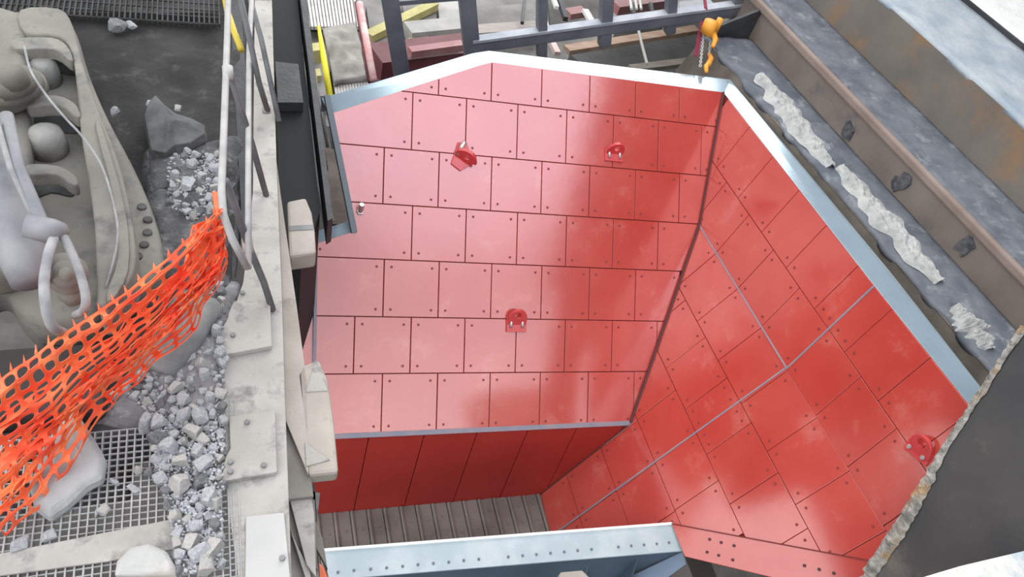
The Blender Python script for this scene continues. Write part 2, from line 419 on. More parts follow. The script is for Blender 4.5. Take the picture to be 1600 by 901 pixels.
# rim
def flange(name, inner, outer, thick=.03, skirt=.14, material=None):
    m = MB(); n = len(inner)
    m.prism(list(inner) + list(outer)[::-1], -UP * thick)
    for i in range(n - 1):
        a, b = np.array(outer[i]), np.array(outer[i + 1])
        dd = (np.array(inner[i]) - a); dd = unit(dd) * .02
        m.prism([a, b, b + dd, a + dd], -UP * skirt)
    return m.build(name, material or RIM, hopper, bevel=.004)
ia = [PL(p, PA, NA) for p in ((515, 180), (745, 107), (768, 100))]
oa = [Z(p, i_[2]) for p, i_ in zip(((502, 153), (738, 83), (764, 79)), ia)]
flange('rim_flange', ia, oa)
ib = [PL((768, 100), PA, NA), PL((1131, 145), PA, NA)]; ob = [Z(p, i_[2]) for p, i_ in zip(((764, 79), (1141, 124)), ib)]
flange('rim_flange', ib, ob)
ic = [PL(p, K1, N1) for p in ((1131, 145), (1366, 446), (1525, 646))]; oc = [Z(p, i_[2] + .0) for p, i_ in zip(((1141, 124), (1392, 425), (1545, 620)), ic)]
flange('rim_flange', ic, oc)
i_d = [PL(p, PA, NA) for p in ((470, 390), (552, 364))]; o_d = [Z(p, i_[2] + .005) for p, i_ in zip(((470, 368), (545, 345)), i_d)]
flange('rim_flange', i_d, o_d)
# lower right flange of red plate with bolts
fl = [PL(p, K1, N2) for p in ((1052, 818), (1400, 883))]
f_dir = unit(fl[1] - fl[0]); f_dn = unit(PL((1072, 868), K1, N2) - fl[0])
m = MB(); m.prism([fl[0], fl[1] + f_dir * .5, fl[1] + f_dir * .5 + f_dn * .35, fl[0] + f_dn * .31], N2 * .028)
m.build('bottom_flange', RED, hopper, bevel=.004)
m = MB(); m.bar(fl[0] + N2 * .03 + f_dn * .004, fl[1] + f_dir * .5 + N2 * .03 + f_dn * .004, .010, .006, N2); m.build('flange_seam', REDJ, hopper)
for p in ((1112, 843), (1130, 848), (1150, 853), (1108, 863), (1126, 868), (1148, 875), (1260, 884), (1283, 890), (1306, 896)):
    m = MB(); m.cyl(PL(p, K1, N2) + N2 * .026, N2, .012, .012, 8); m.build('flange_bolt', mat('dark_bolt', (.06, .03, .03), rough=.5), hopper)
# lip beam across the feeder mouth
zl = float(PL((1052, 818), K1, N2)[2])
LP = [Z(p, zl) for p in ((503, 860), (1052, 818), (1068, 860), (515, 905))]
m = MB(); m.prism([LP[0], LP[1], LP[2], LP[3]], -UP * .02); lip = m.build('lip_beam', LIPM, hopper, bevel=.004)
m = MB(); a, b = Z((503, 860), zl), Z((1052, 818), zl); m.bar(a + UP * .008, b + UP * .008, .02, .02, UP); m.build('lip_edge_bar', mat('lip_white_edge', (.8, .85, .86), rough=.5), lip)
for x, y in [(528, 894), (553, 891), (579, 889), (604, 887), (629, 884.5), (653, 882), (677, 880), (701, 878), (724.5, 875.5), (748, 873.5), (794, 870), (816.5, 868), (838, 866), (860, 864), (881.5, 862), (902.5, 860), (924, 858), (966, 854.5), (986, 852.5), (1006, 851), (1026, 849.5), (1045, 847.5)]:
    m = MB(); m.cyl(Z((x, y), zl) - UP * .002, UP, .011, .012, 8); m.build('lip_bolt', mat('grey_bolt', (.13, .15, .17), rough=.5), lip)
# web and gussets below the lip
q0, q1 = LP[3], LP[2]; dl = unit(q1 - q0)
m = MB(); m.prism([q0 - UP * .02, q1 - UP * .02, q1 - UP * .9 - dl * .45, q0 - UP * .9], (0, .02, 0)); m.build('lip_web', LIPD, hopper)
for x in (765, 925, 1000):
    p = Z((x, 868), zl - .02); m = MB(); m.prism([p + (0, .03, 0), p + (0, -.16, -.55), p + (0, .03, -.8)], dl * .015); m.build('gusset', LIPD, hopper)
m = MB(); m.prism([q1 - UP * .02, q1 - UP * .02 + (0, -.1, -.02), q1 + np.array([-.55, -.25, -.75]), q1 + np.array([-.6, 0, -.75])], (0, 0, -.02)); m.build('corner_brace', mat('brace_paint', (.14, .20, .28), rough=.5), hopper)

# lifting lugs
def lug(pos, nrm, updir, side=None, flat=True):
    nrm = unit(nrm); updir = unit(updir - nrm * updir.dot(nrm)); sx = np.cross(updir, nrm)
    return nrm, updir, sx
def arch(w, h, n=12):
    pts = [(-w, -h), (w, -h)]
    for i in range(n + 1):
        t = math.pi * i / n; pts.append((w * math.cos(t), h * .35 + w * math.sin(t) * 1.05))
    return pts
def ring_plate(P, ex, ey, nz, w, h, th, hole_c, hole_r, material, name, parent):
    """arched plate with a real hole"""
    out = arch(w, h, 14); n = len(out); k = 24
    cx, cy = hole_c
    ang = [2 * math.pi * i / k for i in range(k)]
    def edge(a):
        best = None
        dx, dy = math.cos(a), math.sin(a)
        for i in range(n):
            p, q = out[i - 1], out[i]
            ex_, ey_ = q[0] - p[0], q[1] - p[1]; den = dx * ey_ - dy * ex_
            if abs(den) < 1e-9: continue
            t = ((p[0] - cx) * ey_ - (p[1] - cy) * ex_) / den; u = ((p[0] - cx) * dy - (p[1] - cy) * dx) / den
            if t > 0 and -1e-6 <= u <= 1 + 1e-6 and (best is None or t < best): best = t
        return (cx + dx * best, cy + dy * best)
    angs = sorted(set(ang + [math.atan2(o_[1] - cy, o_[0] - cx) % (2 * math.pi) for o_ in out[:2]])); k = len(angs)
    m = MB(); vs = []
    for hgt in (0, th):
        for a in angs:
            e_ = edge(a); vs.append(P + ex * e_[0] + ey * e_[1] + nz * hgt)
        for a in angs: vs.append(P + ex * (cx + hole_r * math.cos(a)) + ey * (cy + hole_r * math.sin(a)) + nz * hgt)
    fs = []
    for i in range(k):
        j = (i + 1) % k
        fs += [[i, j, k + j, k + i], [2 * k + i, 3 * k + i, 3 * k + j, 2 * k + j], [i, 2 * k + i, 2 * k + j, j], [k + i, k + j, 3 * k + j, 3 * k + i]]
    m.add(vs, fs); return m.build(name, material, parent, bevel=.003)
# lug on the centre of the back wall: flat strap plate with two bolts and an arched eye standing out
def flat_lug(P, nrm, upd, w=.095, h=.09, tilt=0.0):
    nrm, upd, sx = lug(P, nrm, upd)
    m = MB(); base = [P + sx * a + upd * b for a, b in ((-w, -h), (w, -h), (w, h * .55), (-w, h * .55))]
    m.prism(base, nrm * .022); lg = m.build('lifting_lug', LUGM, hopper, bevel=.004)
    ct, st = math.cos(tilt), math.sin(tilt)
    eu = upd * ct + nrm * st; en = nrm * ct - upd * st
    ring_plate(P + upd * (h * .3) + nrm * .018, sx, eu, en, w * .95, .06, .03, (0, .055), .03, LUGM, 'lug_eye', lg)
    for a in (-.055, .055):
        m = MB(); m.tube([P + sx * a + upd * -.05 + nrm * .028, P + sx * a + upd * .03 + nrm * .028], .014, 10); m.build('bolt_strip', STEELS, lg, smooth=True)
flat_lug(PL((805, 503), PA, NA) + NA * .02, NA, DV, tilt=.55)
flat_lug(PL((957, 240), PA, NA) + NA * .02, NA, DV, w=.095, h=.08, tilt=1.0)
P = PL((722, 246), PA, NA) + NA * .02
m = MB(); m.prism([P + DU * a + DV * b for a, b in ((-.11, -.07), (-.02, -.13), (.10, -.05), (.03, .13), (-.05, .13))], NA * .02); lg = m.build('lifting_lug', LUGM, hopper, bevel=.004)
ex = unit(DU * .9 - DV * .25 + NA * .5); ey = unit(NA + DV * .1); ey = unit(ey - ex * ey.dot(ex)); 
ring_plate(P + NA * .05 + DU * .02, ex, ey * .55 + DV * .4, np.cross(ex, ey), .10, .05, .03, (.02, .03), .028, LUGM, 'lug_eye', lg)
m = MB(); m.tube([P + NA * .03 - DU * .06 + DV * .01, P + NA * .10 - DU * .01 + DV * .12], .020, 10); m.build('bolt_strip', STEELS, lg, smooth=True)
# eye bolt by the left edge
P = PL((562, 330), PA, NA) + NA * .02
m = MB(); m.cyl(P, NA, .035, .03, 6); m.cyl(P + NA * .03, NA + DV * .6, .024, .09, 10); m.build('eye_bolt', STEELS, hopper)
# lug on the right wall
P = PL((1442, 705), K1, N1) + N1 * .02
upd = unit(PL((1470, 668), K1, N1) - PL((1432, 722), K1, N1)); nrm, upd, sx = lug(P, N1, upd)
m = MB(); m.prism([P + sx * a + upd * b for a, b in ((-.11, -.06), (.09, -.06), (.09, .03), (-.11, .03))], N1 * .02); lg = m.build('lifting_lug', LUGM, hopper, bevel=.004)
ring_plate(P + upd * .02 + N1 * .015, sx, unit(upd + N1 * .35), unit(N1 - upd * .35), .09, .04, .025, (0, .05), .035, LUGM, 'lug_eye', lg)
for a in (-.07, .05):
    m = MB(); m.cyl(P + sx * a - upd * .02 + N1 * .02, N1, .017, .02, 10); m.build('bolt', STEELS, lg)

# ------------------------------------------------------------------ apron feeder at the bottom
zf = float(K3[2]) + .02
fd = thing('apron_feeder', (1.8, 2.5, zf - .3), 'brown steel apron feeder pans at the bottom of the red hopper', 'feeder')
fy = unit([.0, 1, 0])
x0f, x1f = .25, 2.95
np_ = 17; wx = (x1f - x0f) / np_
for i in range(np_):
    a = x0f + i * wx; m = MB()
    yb = 3.10 - (a - 1.8) * .055
    m.prism([(a, 1.75, zf - .05), (a + wx * .96, 1.75, zf - .05), (a + wx * .96, yb, zf - .05), (a, yb, zf - .05)], (0, 0, .05 + .003 * rnd.random()))
    m.tube([(a + wx * .12, 1.75, zf), (a + wx * .12, yb, zf)], .020, 8)
    for yy in (2.95, 2.78): m.cyl((a + wx * .6, yy, zf), UP, .013, .010, 8)
    m.build('feeder_pan', PAN, fd, bevel=.004)

# ================================================================== LEFT WALKWAY
ZD = 0.0
def poly(pts, z): return [Z(p, z) for p in pts]
# muddy deck beyond the grating
def patch(name, px, z, material, amp=.02, freq=6, nx=36, ny=36, skirt=.05, drop=0, **kw):
    """bumpy slab over the quad px (image corners: near-left, near-right, far-right, far-left) on level z"""
    a, b, c, d = [Z(p, z) for p in px]; m = MB()
    for j in range(ny + 1):
        for i in range(nx + 1):
            s, t = i / nx, j / ny
            q = (a * (1 - s) + b * s) * (1 - t) + (d * (1 - s) + c * s) * t
            e_ = min(1, 6 * min(s, 1 - s, t, 1 - t) + .0)
            fall = -drop * max(0, 1 - 5 * min(s, 1 - s, t, 1 - t) * (1 + .8 * noise.noise(Vector(q * 6)))) if drop else 0
            m.v.append(q + UP * (amp * (noise.noise(Vector(q * freq)) + .5 * noise.noise(Vector(q * freq * 2.7))) * e_ + fall))
    for j in range(ny):
        for i in range(nx):
            k = j * (nx + 1) + i; m.f.append([k, k + 1, k + nx + 2, k + nx + 1]); m.mi.append(0)
    return m.build(name, material, smooth=True, solid=skirt, **kw)
o = patch('walkway_deck', ((60, 640), (346, 640), (388, 20), (105, 20)), -.045, MUD, amp=.035, freq=3.5, nx=60, ny=80)
tag(o, 'dark muddy deck strewn with dirt between machine and handrail', 'deck')
o = patch('fine_grit', ((150, 655), (352, 690), (365, 430), (290, 440)), .012, FINES, amp=.02, freq=8, nx=60, ny=60, drop=.12); tag(o, kind='stuff', label='grey fine grit spread under the broken rock heap', cat='grit')
o = patch('fine_grit', ((215, 480), (352, 470), (378, 190), (225, 215)), .022, FINESD, amp=.035, freq=6, nx=60, ny=60, drop=.16); tag(o, kind='stuff', label='dark grey grit around the rocks beyond the netting end', cat='grit')
# ribbed dark grating across the far end
def grating(name, corners, pitch, depth, tb, tc, material, parent=None, along=1, cross_pitch=None, z=0):
    (ax0, ax1, ay0, ay1) = corners; m = MB(); c = MB(); cross_pitch = cross_pitch or pitch
    n = int((ax1 - ax0) / pitch)
    for i in range(n + 1):
        x = ax0 + i * pitch; m.abox(x - tb / 2, x + tb / 2, ay0, ay1, z - depth, z)
    k = int((ay1 - ay0) / cross_pitch)
    for j in range(k + 1):
        y = ay0 + j * cross_pitch; c.abox(ax0, ax1, y - tc / 2, y + tc / 2, z - .014, z - .003)
    return m, c
gx = thing('floor_grating', (-.5, 1.6, -.03), 'pale dusty steel bar grating floor under the big slab of rock', 'grating')
b, c = grating('', (-1.35, -.105, .9, 2.04), .033, .035, .0065, .004, GRATE, cross_pitch=.030, z=0)
b.build('bearing_bars', GRATE, gx); c.build('cross_rods', GRATE, gx)
gs = thing('floor_grating', (0, 1.5, -.03), 'narrow strip of grating between the rock heap and the edge beam', 'grating')
b, c = grating('', (-.10, -.045, .9, 2.15), .022, .035, .006, .005, GRATE, cross_pitch=.027, z=0)
b.build('bearing_bars', GRATE, gs); c.build('cross_rods', GRATE, gs)
gf = thing('floor_grating', (-.5, 5.6, -.03), 'dark ribbed grating at the far end of the deck behind the machine', 'grating')
b, c = grating('', (-1.6, -.05, 5.36, 7.2), .035, .035, .010, .008, GRATED, cross_pitch=.09, z=.03)
b.build('bearing_bars', GRATED, gf); c.build('cross_rods', GRATED, gf)
# dusty flat bar across the grating
m = MB(); m.prism(poly(((-10, 866), (340, 796), (352, 842), (170, 876), (-10, 900)), .012), -UP * .012); o = m.build('flat_bar', DUSTW, bevel=.003)
tag(o, 'wide dusty flat steel bar laid across the grating near the bottom', 'steel bar')
# deck supports below so that it is carried
m = MB(); m.abox(-1.6, -.05, .7, .8, -.25, -.036); m.abox(-1.6, -.05, 2.0, 2.1, -.25, -.036); m.abox(-1.3, -1.2, .7, .8, -4.6, -.25)
o = m.build('deck_support_frame', DARKST); tag(o, 'dark steel frame carrying the grating from below', 'frame')

# edge beam of the walkway
eb_ = thing('edge_beam', (.05, 2.5, -.5), 'pale dusty steel edge beam along the walkway with bolted plates', 'beam')
m = MB(); m.prism(poly(((372, 905), (352, 760), (348, 640), (352, 520), (380, 440), (395, 300), (398, 0), (425, 0), (432, 250), (440, 440), (446, 640), (456, 905)), -.004), -UP * .03)
m.build('top_plate', DUSTW, eb_, bevel=.004)
def raised(pts, z, t, name, material=DUSTW):
    m = MB(); m.prism(poly(pts, z), -UP * t); return m.build(name, material, eb_, bevel=.004)
r_a = raised(((343, 555), (345, 518), (365, 470), (422, 468), (425, 540)), .035, .036, 'splice_plate')
r_b = raised(((345, 752), (352, 715), (360, 700), (358, 650), (430, 640), (433, 737)), .03, .032, 'splice_plate')
r_c = raised(((383, 906), (384, 806), (444, 800), (454, 906)), .012, .014, 'cover_plate', mat('smooth_dusty_plate', (.40, .40, .39), (.47, .47, .45), 3, rough=.7))
for p, z, par in (((379, 458), .004, eb_), ((386, 660), .034, r_b), ((412, 727), .034, r_b), ((360, 722), .034, r_b), ((360, 737), .034, r_b), ((441, 872), .014, r_c), ((364, 524), .038, r_a)):
    m = MB(); m.cyl(Z(p, z), UP, .013, .012, 8); m.build('plate_bolt', CASTD, par)
# side panels and lower flange seen past the top edge
SHADE = mat('shaded_tan_dust', (.17, .155, .135), (.27, .25, .22), 4, rough=.9, bump=.2)  # tan dusty steel with shade darkened into its colour
for pts, z_, nm, mt in ((((432, 250), (438, 300), (464, 480), (480, 600), (482, 742), (446, 656), (440, 440)), -.10, 'side_panel', DUSTT),
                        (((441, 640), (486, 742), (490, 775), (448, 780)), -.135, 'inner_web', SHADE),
                        (((450, 770), (485, 764), (491, 802), (494, 901), (479, 882)), -.16, 'side_panel', DUSTW),
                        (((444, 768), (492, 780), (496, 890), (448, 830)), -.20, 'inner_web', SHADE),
                        (((453, 826), (484, 892), (488, 910), (478, 905)), -.18, 'side_panel', DUSTW),
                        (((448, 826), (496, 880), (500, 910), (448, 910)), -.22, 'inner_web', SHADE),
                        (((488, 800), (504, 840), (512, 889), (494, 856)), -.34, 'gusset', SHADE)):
    m = MB(); m.prism(poly(pts, z_), -UP * .03); m.build(nm, mt, eb_, bevel=.003)
m = MB(); m.abox(.02, .10, .9, 6.5, -.9, -.04); m.build('web', DARKST, eb_)
m = MB(); m.prism(poly(((440, 640), (492, 760), (500, 905), (440, 905)), -.5), -UP * .03); m.build('bottom_plate', DARKST, eb_)

# clamp blocks on the side
def block(top, z, t, label, extra=()):
    th = thing('clamp_block', np.mean(poly(top, z - t), axis=0), label, 'clamp')
    m = MB(); m.prism(poly(top, z), -UP * t); m.build('body', DUSTT, th, bevel=.018)
    for e_ in extra:
        m = MB(); m.prism(poly(e_[0], z + e_[1]), -UP * (e_[1] + .002)); m.build(e_[2], e_[3], th, bevel=.004)
    return th
block(((448, 314), (478, 308), (487, 330), (492, 360), (494, 394), (452, 400)), -.1, .14, 'upper dusty clamp block jutting from the edge beam over the hopper',
      (((((452, 352), (490, 350), (490, 358), (452, 360)), .006, 'groove_strip', CASTD)),))
block(((462, 585), (470, 572), (497, 560), (512, 590), (522, 660), (529, 737), (482, 742)), -.1, .10, 'lower dusty clamp block jutting from the edge beam over the hopper',
      ((((478, 612), (492, 562), (500, 566), (512, 610)), .006, 'worn_plate', DUSTW), (((476, 690), (516, 718), (478, 728)), .008, 'wedge_plate', DUSTW)))
m = MB(); m.prism(poly(((482, 765), (500, 770), (497, 795), (486, 800)), -.5), -UP * .5); o = m.build('bracket_foot', CASTD); tag(o, 'small grey bracket below the lower clamp block', 'bracket')
m = MB(); pts = poly(((488, 905), (488, 884), (495, 874), (506, 885), (514, 905)), -.6); m.prism(pts, -UP * .15); o = m.build('marker_cover', mat('orange_red_cover', (.75, .16, .07), rough=.5), bevel=.01)
tag(o, 'small orange red cover at the bottom beside the lip beam', 'cover')

# black block put in for the deep shade of the gap, and pipes
gd = thing('gap_shade_block', (.5, 6, -2), 'black block put in for the shade of the gap between walkway and hopper', 'shade block')
m = MB(); m.prism(poly(((424, -30), (462, -30), (500, 330), (470, 420), (440, 420)), -.7), -UP * 1.2); m.build('gap_shade_body', BLACK, gd)
m = MB(); m.prism(poly(((466, -30), (476, -30), (520, 340), (512, 345)), -.62), -UP * .25); m.build('gap_shade_strip', DARKST, gd)
m = MB(); m.prism(poly(((430, 96), (466, 100), (474, 160), (434, 160)), -.6), -UP * .09); m.build('gap_shade_cross_piece', DARKST, gd)
for pa, pb, y0, r, nm, la in (((462, 40), (520, 345), 5.2, .018, 'conduit', 'thin grey conduit nearest the black gap block'), ((478, 40), (512, 230), 5.6, .014, 'conduit', 'thin shiny conduit close to the hopper corner'), ((493, 190), (508, 265), 5.0, .03, 'drain_pipe', 'short pale pipe beside the left hopper edge')):
    a = Z(pa, -.9); b = Z(pb, -1.5)
    m = MB(); m.tube([a, (a + b) / 2 + UP * .01, b], r, 8); o = m.build(nm, mat('dull_metal', (.30, .29, .27), (.42, .40, .37), 8, rough=.5, metal=.3), smooth=True); tag(o, la, 'pipe')
m = MB(); m.prism(poly(((505, 230), (530, 235), (545, 350), (520, 350)), -1.7), -UP * .1); o = m.build('rusty_bracket', mat('brown_grime', (.15, .12, .10), (.26, .22, .19), 6, rough=.8)); tag(o, 'brown dusty bracket behind the left hopper edge', 'bracket')
m = MB(); m.prism(poly(((470, 150), (500, 150), (560, 420), (520, 420)), -2.2), -UP * .1); o = m.build('gap_channel', DARKST); tag(o, 'dark steel channel low in the gap left of hopper', 'channel')

# handrail
hr = thing('handrail', (.05, 3.2, 0), 'pale tubular handrail along the walkway with dark leaning posts', 'handrail')
pb = [Z((426, 482), -.004), Z((418, 305), -.004), Z((452, 330), -.05)]
t_top = [Z(p, z) for p, z in (((357, -30), .88), ((355, 60), .88), ((350, 200), .88), ((346, 300), .88), ((349, 335), .86), ((362, 372), .8), ((386, 418), .62))]
m = MB(); m.tube(t_top, .017, 12); m.build('top_rail', TUBE, hr, smooth=True)
m = MB(); m.tube([Z((395, -30), .5), Z((389, 80), .5), Z((388, 250), .5), Z((388, 418), .5)], .016, 12); m.build('middle_rail', TUBE, hr, smooth=True)
for pts in ([((352, 282), .88), ((372, 335), .6), ((388, 383), .42), ((412, 440), .15), ((426, 484), -.004)],
            [((358, 108), .88), ((376, 170), .6), ((393, 222), .42), ((416, 305), -.004)],
            [((372, -20), .88), ((392, 70), .6), ((405, 130), .42), ((418, 172), .1)],
            [((386, -20), .5), ((408, 60), .3), ((436, 190), -.004)]):
    m = MB(); m.tube([Z(p, z) for p, z in pts], .018, 10); m.build('post', TUBEG, hr, smooth=True)
for p, z in (((356, 114), .88), ((387, 383), .42), ((416, 168), .1)):
    m = MB(); c_ = Z(p, z); m.tube([c_ - UP * .02 - (0, .03, 0), c_ + UP * .02 + (0, .03, 0)], .027, 10); m.build('clamp_fitting', TUBE, hr, smooth=True)
m = MB(); m.tube([Z(p, .3) for p in ((348, -20), (356, 20), (366, 50), (377, 78))], .022, 10); o = m.build('yellow_handrail', mat('dull_yellow', (.55, .43, .04), rough=.5), smooth=True)
tag(o, 'curved yellow rail end behind the pale handrail at the top', 'rail')

# ================================================================== MACHINE CASTING
def sm(a, b, x):
    t = max(0, min(1, (x - a) / (b - a))); return t * t * (3 - 2 * t)
def spline(pts, n=5, closed=True):
    """smooth closed outline through image-traced corners"""
    out = []; N_ = len(pts)
    for i in range(N_):
        p0, p1, p2, p3 = [np.array(pts[(i + k) % N_], float) for k in (-1, 0, 1, 2)]
        for k in range(n):
            t = k / n; out.append(tuple(.5 * ((2 * p1) + (-p0 + p2) * t + (2 * p0 - 5 * p1 + 4 * p2 - p3) * t * t + (-p0 + 3 * p1 - 3 * p2 + p3) * t ** 3)))
    return out
def casting():
    th = thing('machine_casting', (-.8, 3.6, -.1), 'huge dusty cast machine housing with round pockets beside the deck', 'machine')
    def solid(pts, zt, t, name, material, bev=.03, smooth_=True):
        m = MB(); m.prism(poly(spline(pts, 3) if smooth_ else pts, zt), -UP * t)
        o_ = m.build(name, material, th, smooth=True)
        b_ = o_.modifiers.new('b', 'BEVEL'); b_.width = bev; b_.segments = 4; b_.limit_method = 'ANGLE'; b_.angle_limit = math.radians(50)
        return o_
    GR = mat('pocket_shade', (.030, .032, .033), (.085, .087, .085), 5, rough=.95, bump=.3)  # shade under the ribs, put into the pocket floor colour
    solid([(-90, 24), (30, 16), (92, 14), (118, 45), (138, 110), (168, 180), (208, 255), (240, 330), (254, 395), (240, 432), (205, 457), (165, 480), (130, 498), (60, 502), (20, 472), (-10, 430), (-90, 420)], .14, .30, 'housing', CAST, .05)
    solid([(30, 14), (92, 12), (114, 40), (132, 108), (158, 180), (186, 255), (204, 330), (212, 400), (200, 440), (170, 470), (152, 474), (150, 420), (147, 350), (138, 280), (126, 205), (120, 140), (112, 84), (92, 56), (40, 50)], .36, .24, 'flank_ridge', CAST, .06)
    solid([(-40, 30), (30, 14), (42, 40), (40, 90), (30, 110), (-40, 120)], .34, .22, 'back_shoulder', CAST, .05)
    solid([(-60, 105), (20, 105), (44, 150), (44, 250), (36, 300), (46, 380), (20, 420), (-60, 400)], .30, .18, 'left_web', CAST, .05)
    for pts in (((24, 60), (80, 58), (104, 70), (114, 92), (106, 92), (82, 76), (24, 76)), ((42, 150), (88, 148), (116, 160), (126, 180), (116, 180), (92, 164), (44, 166)), ((42, 256), (90, 258), (118, 274), (120, 288), (108, 286), (88, 272), (42, 272))):
        solid(pts, .37, .08, 'rib', CAST, .025)
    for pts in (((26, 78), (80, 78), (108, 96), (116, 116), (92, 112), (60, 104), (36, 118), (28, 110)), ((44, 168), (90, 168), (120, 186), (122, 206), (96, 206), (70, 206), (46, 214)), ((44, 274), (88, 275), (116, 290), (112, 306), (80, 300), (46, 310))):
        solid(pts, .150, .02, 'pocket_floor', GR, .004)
    solid([(150, 200), (160, 200), (196, 330), (200, 420), (176, 466), (166, 460), (184, 400), (180, 320)], .385, .05, 'weld_bead', CAST, .02)
    def cap(p, z, r, hgt, name, material, rings=0, ax=UP):
        c_ = Z(p, z); m = MB()
        prof = [(0, r), (.55, r), (.85, r * .86), (1.0, r * .5), (1.02, .001)]
        m.tube([c_ + unit(ax) * hgt * a for a, _ in prof], [b_ for _, b_ in prof], 20)
        return m.build(name, material, th, smooth=True)
    capm = mat('cap_grey', (.22, .22, .21), (.34, .34, .32), 8, rough=.9, bump=.3)
    cap((74, 130), .13, .085, .17, 'bolt_cap', capm); cap((78, 238), .13, .100, .17, 'bolt_cap', capm)
    ax = unit([-.25, .1, 1])
    for i, (r, z) in enumerate(((.20, .42), (.165, .50), (.12, .56), (.07, .62))):
        cap((18 + i * 3, 150 - i * 6), z - .12, r, .10, 'trunnion_ring', CAST, ax=ax)
    for p in ((222, 325), (231, 345), (231, 365), (226, 384), (216, 402), (200, 424)):
        m = MB(); m.cyl(Z(p, .135), UP, .024, .018, 12); m.build('flange_bolt', mat('hole_shade', (.06, .06, .06), (.12, .12, .115), 9, rough=.9), th)  # dark discs drawn for a row of holes, their shade as colour
    # hydraulic cylinder along the left with its hoses
    m = MB(); m.tube([Z((-40, 180), .7), Z((-6, 265), .7), Z((38, 405), .58), Z((50, 440), .55)], [.10, .10, .095, .08], 20); m.build('hydraulic_cylinder', CYL, th, smooth=True)
    m = MB(); m.tube([Z((10, 180), .9), Z((28, 262), .86), Z((66, 350), .8), Z((78, 368), .78)], .028, 12); m.build('feed_pipe', CYL, th, smooth=True)
    m = MB(); m.tube([Z((-5, 190), .92), Z((16, 262), .88), Z((58, 352), .8)], .012, 8); m.build('thin_pipe', HOSE, th, smooth=True)
    m = MB(); m.tube([Z((40, 352), .8), Z((84, 362), .78), Z((100, 358), .76)], [.05, .055, .03], 12); m.build('pipe_fitting', CYL, th, smooth=True)
    def curve(pts, r, name, material, n=6):
        P_ = [Vector(Z(p, z)) for p, z in pts]; out = []
        for i in range(len(P_) - 1):
            p0, p1, p2, p3 = P_[max(0, i - 1)], P_[i], P_[i + 1], P_[min(len(P_) - 1, i + 2)]
            for k in range(n):
                t = k / n
                out.append(np.array(.5 * ((2 * p1) + (-p0 + p2) * t + (2 * p0 - 5 * p1 + 4 * p2 - p3) * t * t + (-p0 + 3 * p1 - 3 * p2 + p3) * t ** 3)))
        out.append(np.array(P_[-1])); m = MB(); m.tube(out, r, 12); return m.build(name, material, th, smooth=True)
    curve((((84, 372), .78), ((75, 400), .8), ((69, 440), .82), ((72, 480), .8), ((82, 510), .7), ((100, 520), .5)), .020, 'hydraulic_hose', HOSE)
    curve((((100, 370), .76), ((112, 395), .74), ((126, 430), .72), ((134, 465), .68), ((130, 485), .6), ((118, 492), .45)), .018, 'hydraulic_hose', HOSE)
    curve((((38, 72), .62), ((48, 110), .62), ((72, 148), .60), ((100, 182), .56), ((130, 215), .52), ((160, 262), .50), ((180, 330), .46), ((183, 380), .42), ((165, 450), .36)), .006, 'control_cable', HOSE)
    m = MB(); 
    for r in (.09, .06, .03): m.tube([Z((100, 425), .42 + (.09 - r)), Z((104, 428), .50 + (.09 - r))], r, 16)
    m.build('pivot_boss', CAST, th, smooth=True)
    m = MB(); m.tube([Z((88, 405), .45), Z((112, 460), .38), Z((118, 475), .34)], [.05, .055, .03], 14); m.build('pivot_arm', CAST, th, smooth=True)
casting()
m = MB(); m.abox(-2.6, -.62, 2.12, 2.50, -.9, .06); o = m.build('shadow_block', mat('machine_shadow_black', (.03, .028, .027), (.05, .045, .043), 3, rough=.9), bevel=.02)  # black block put where only shadow lies under the machine
tag(o, 'black block put in for the shadow below the dusty machine housing', 'block')
m = MB(); m.tube([Z((250, 580), .08), Z((300, 520), .08), Z((330, 475), .08)], [.07, .075, .06], 16); o = m.build('drum_roller', CASTD, smooth=True); tag(o, 'dusty grey pipe lying under the lower edge of netting', 'pipe')

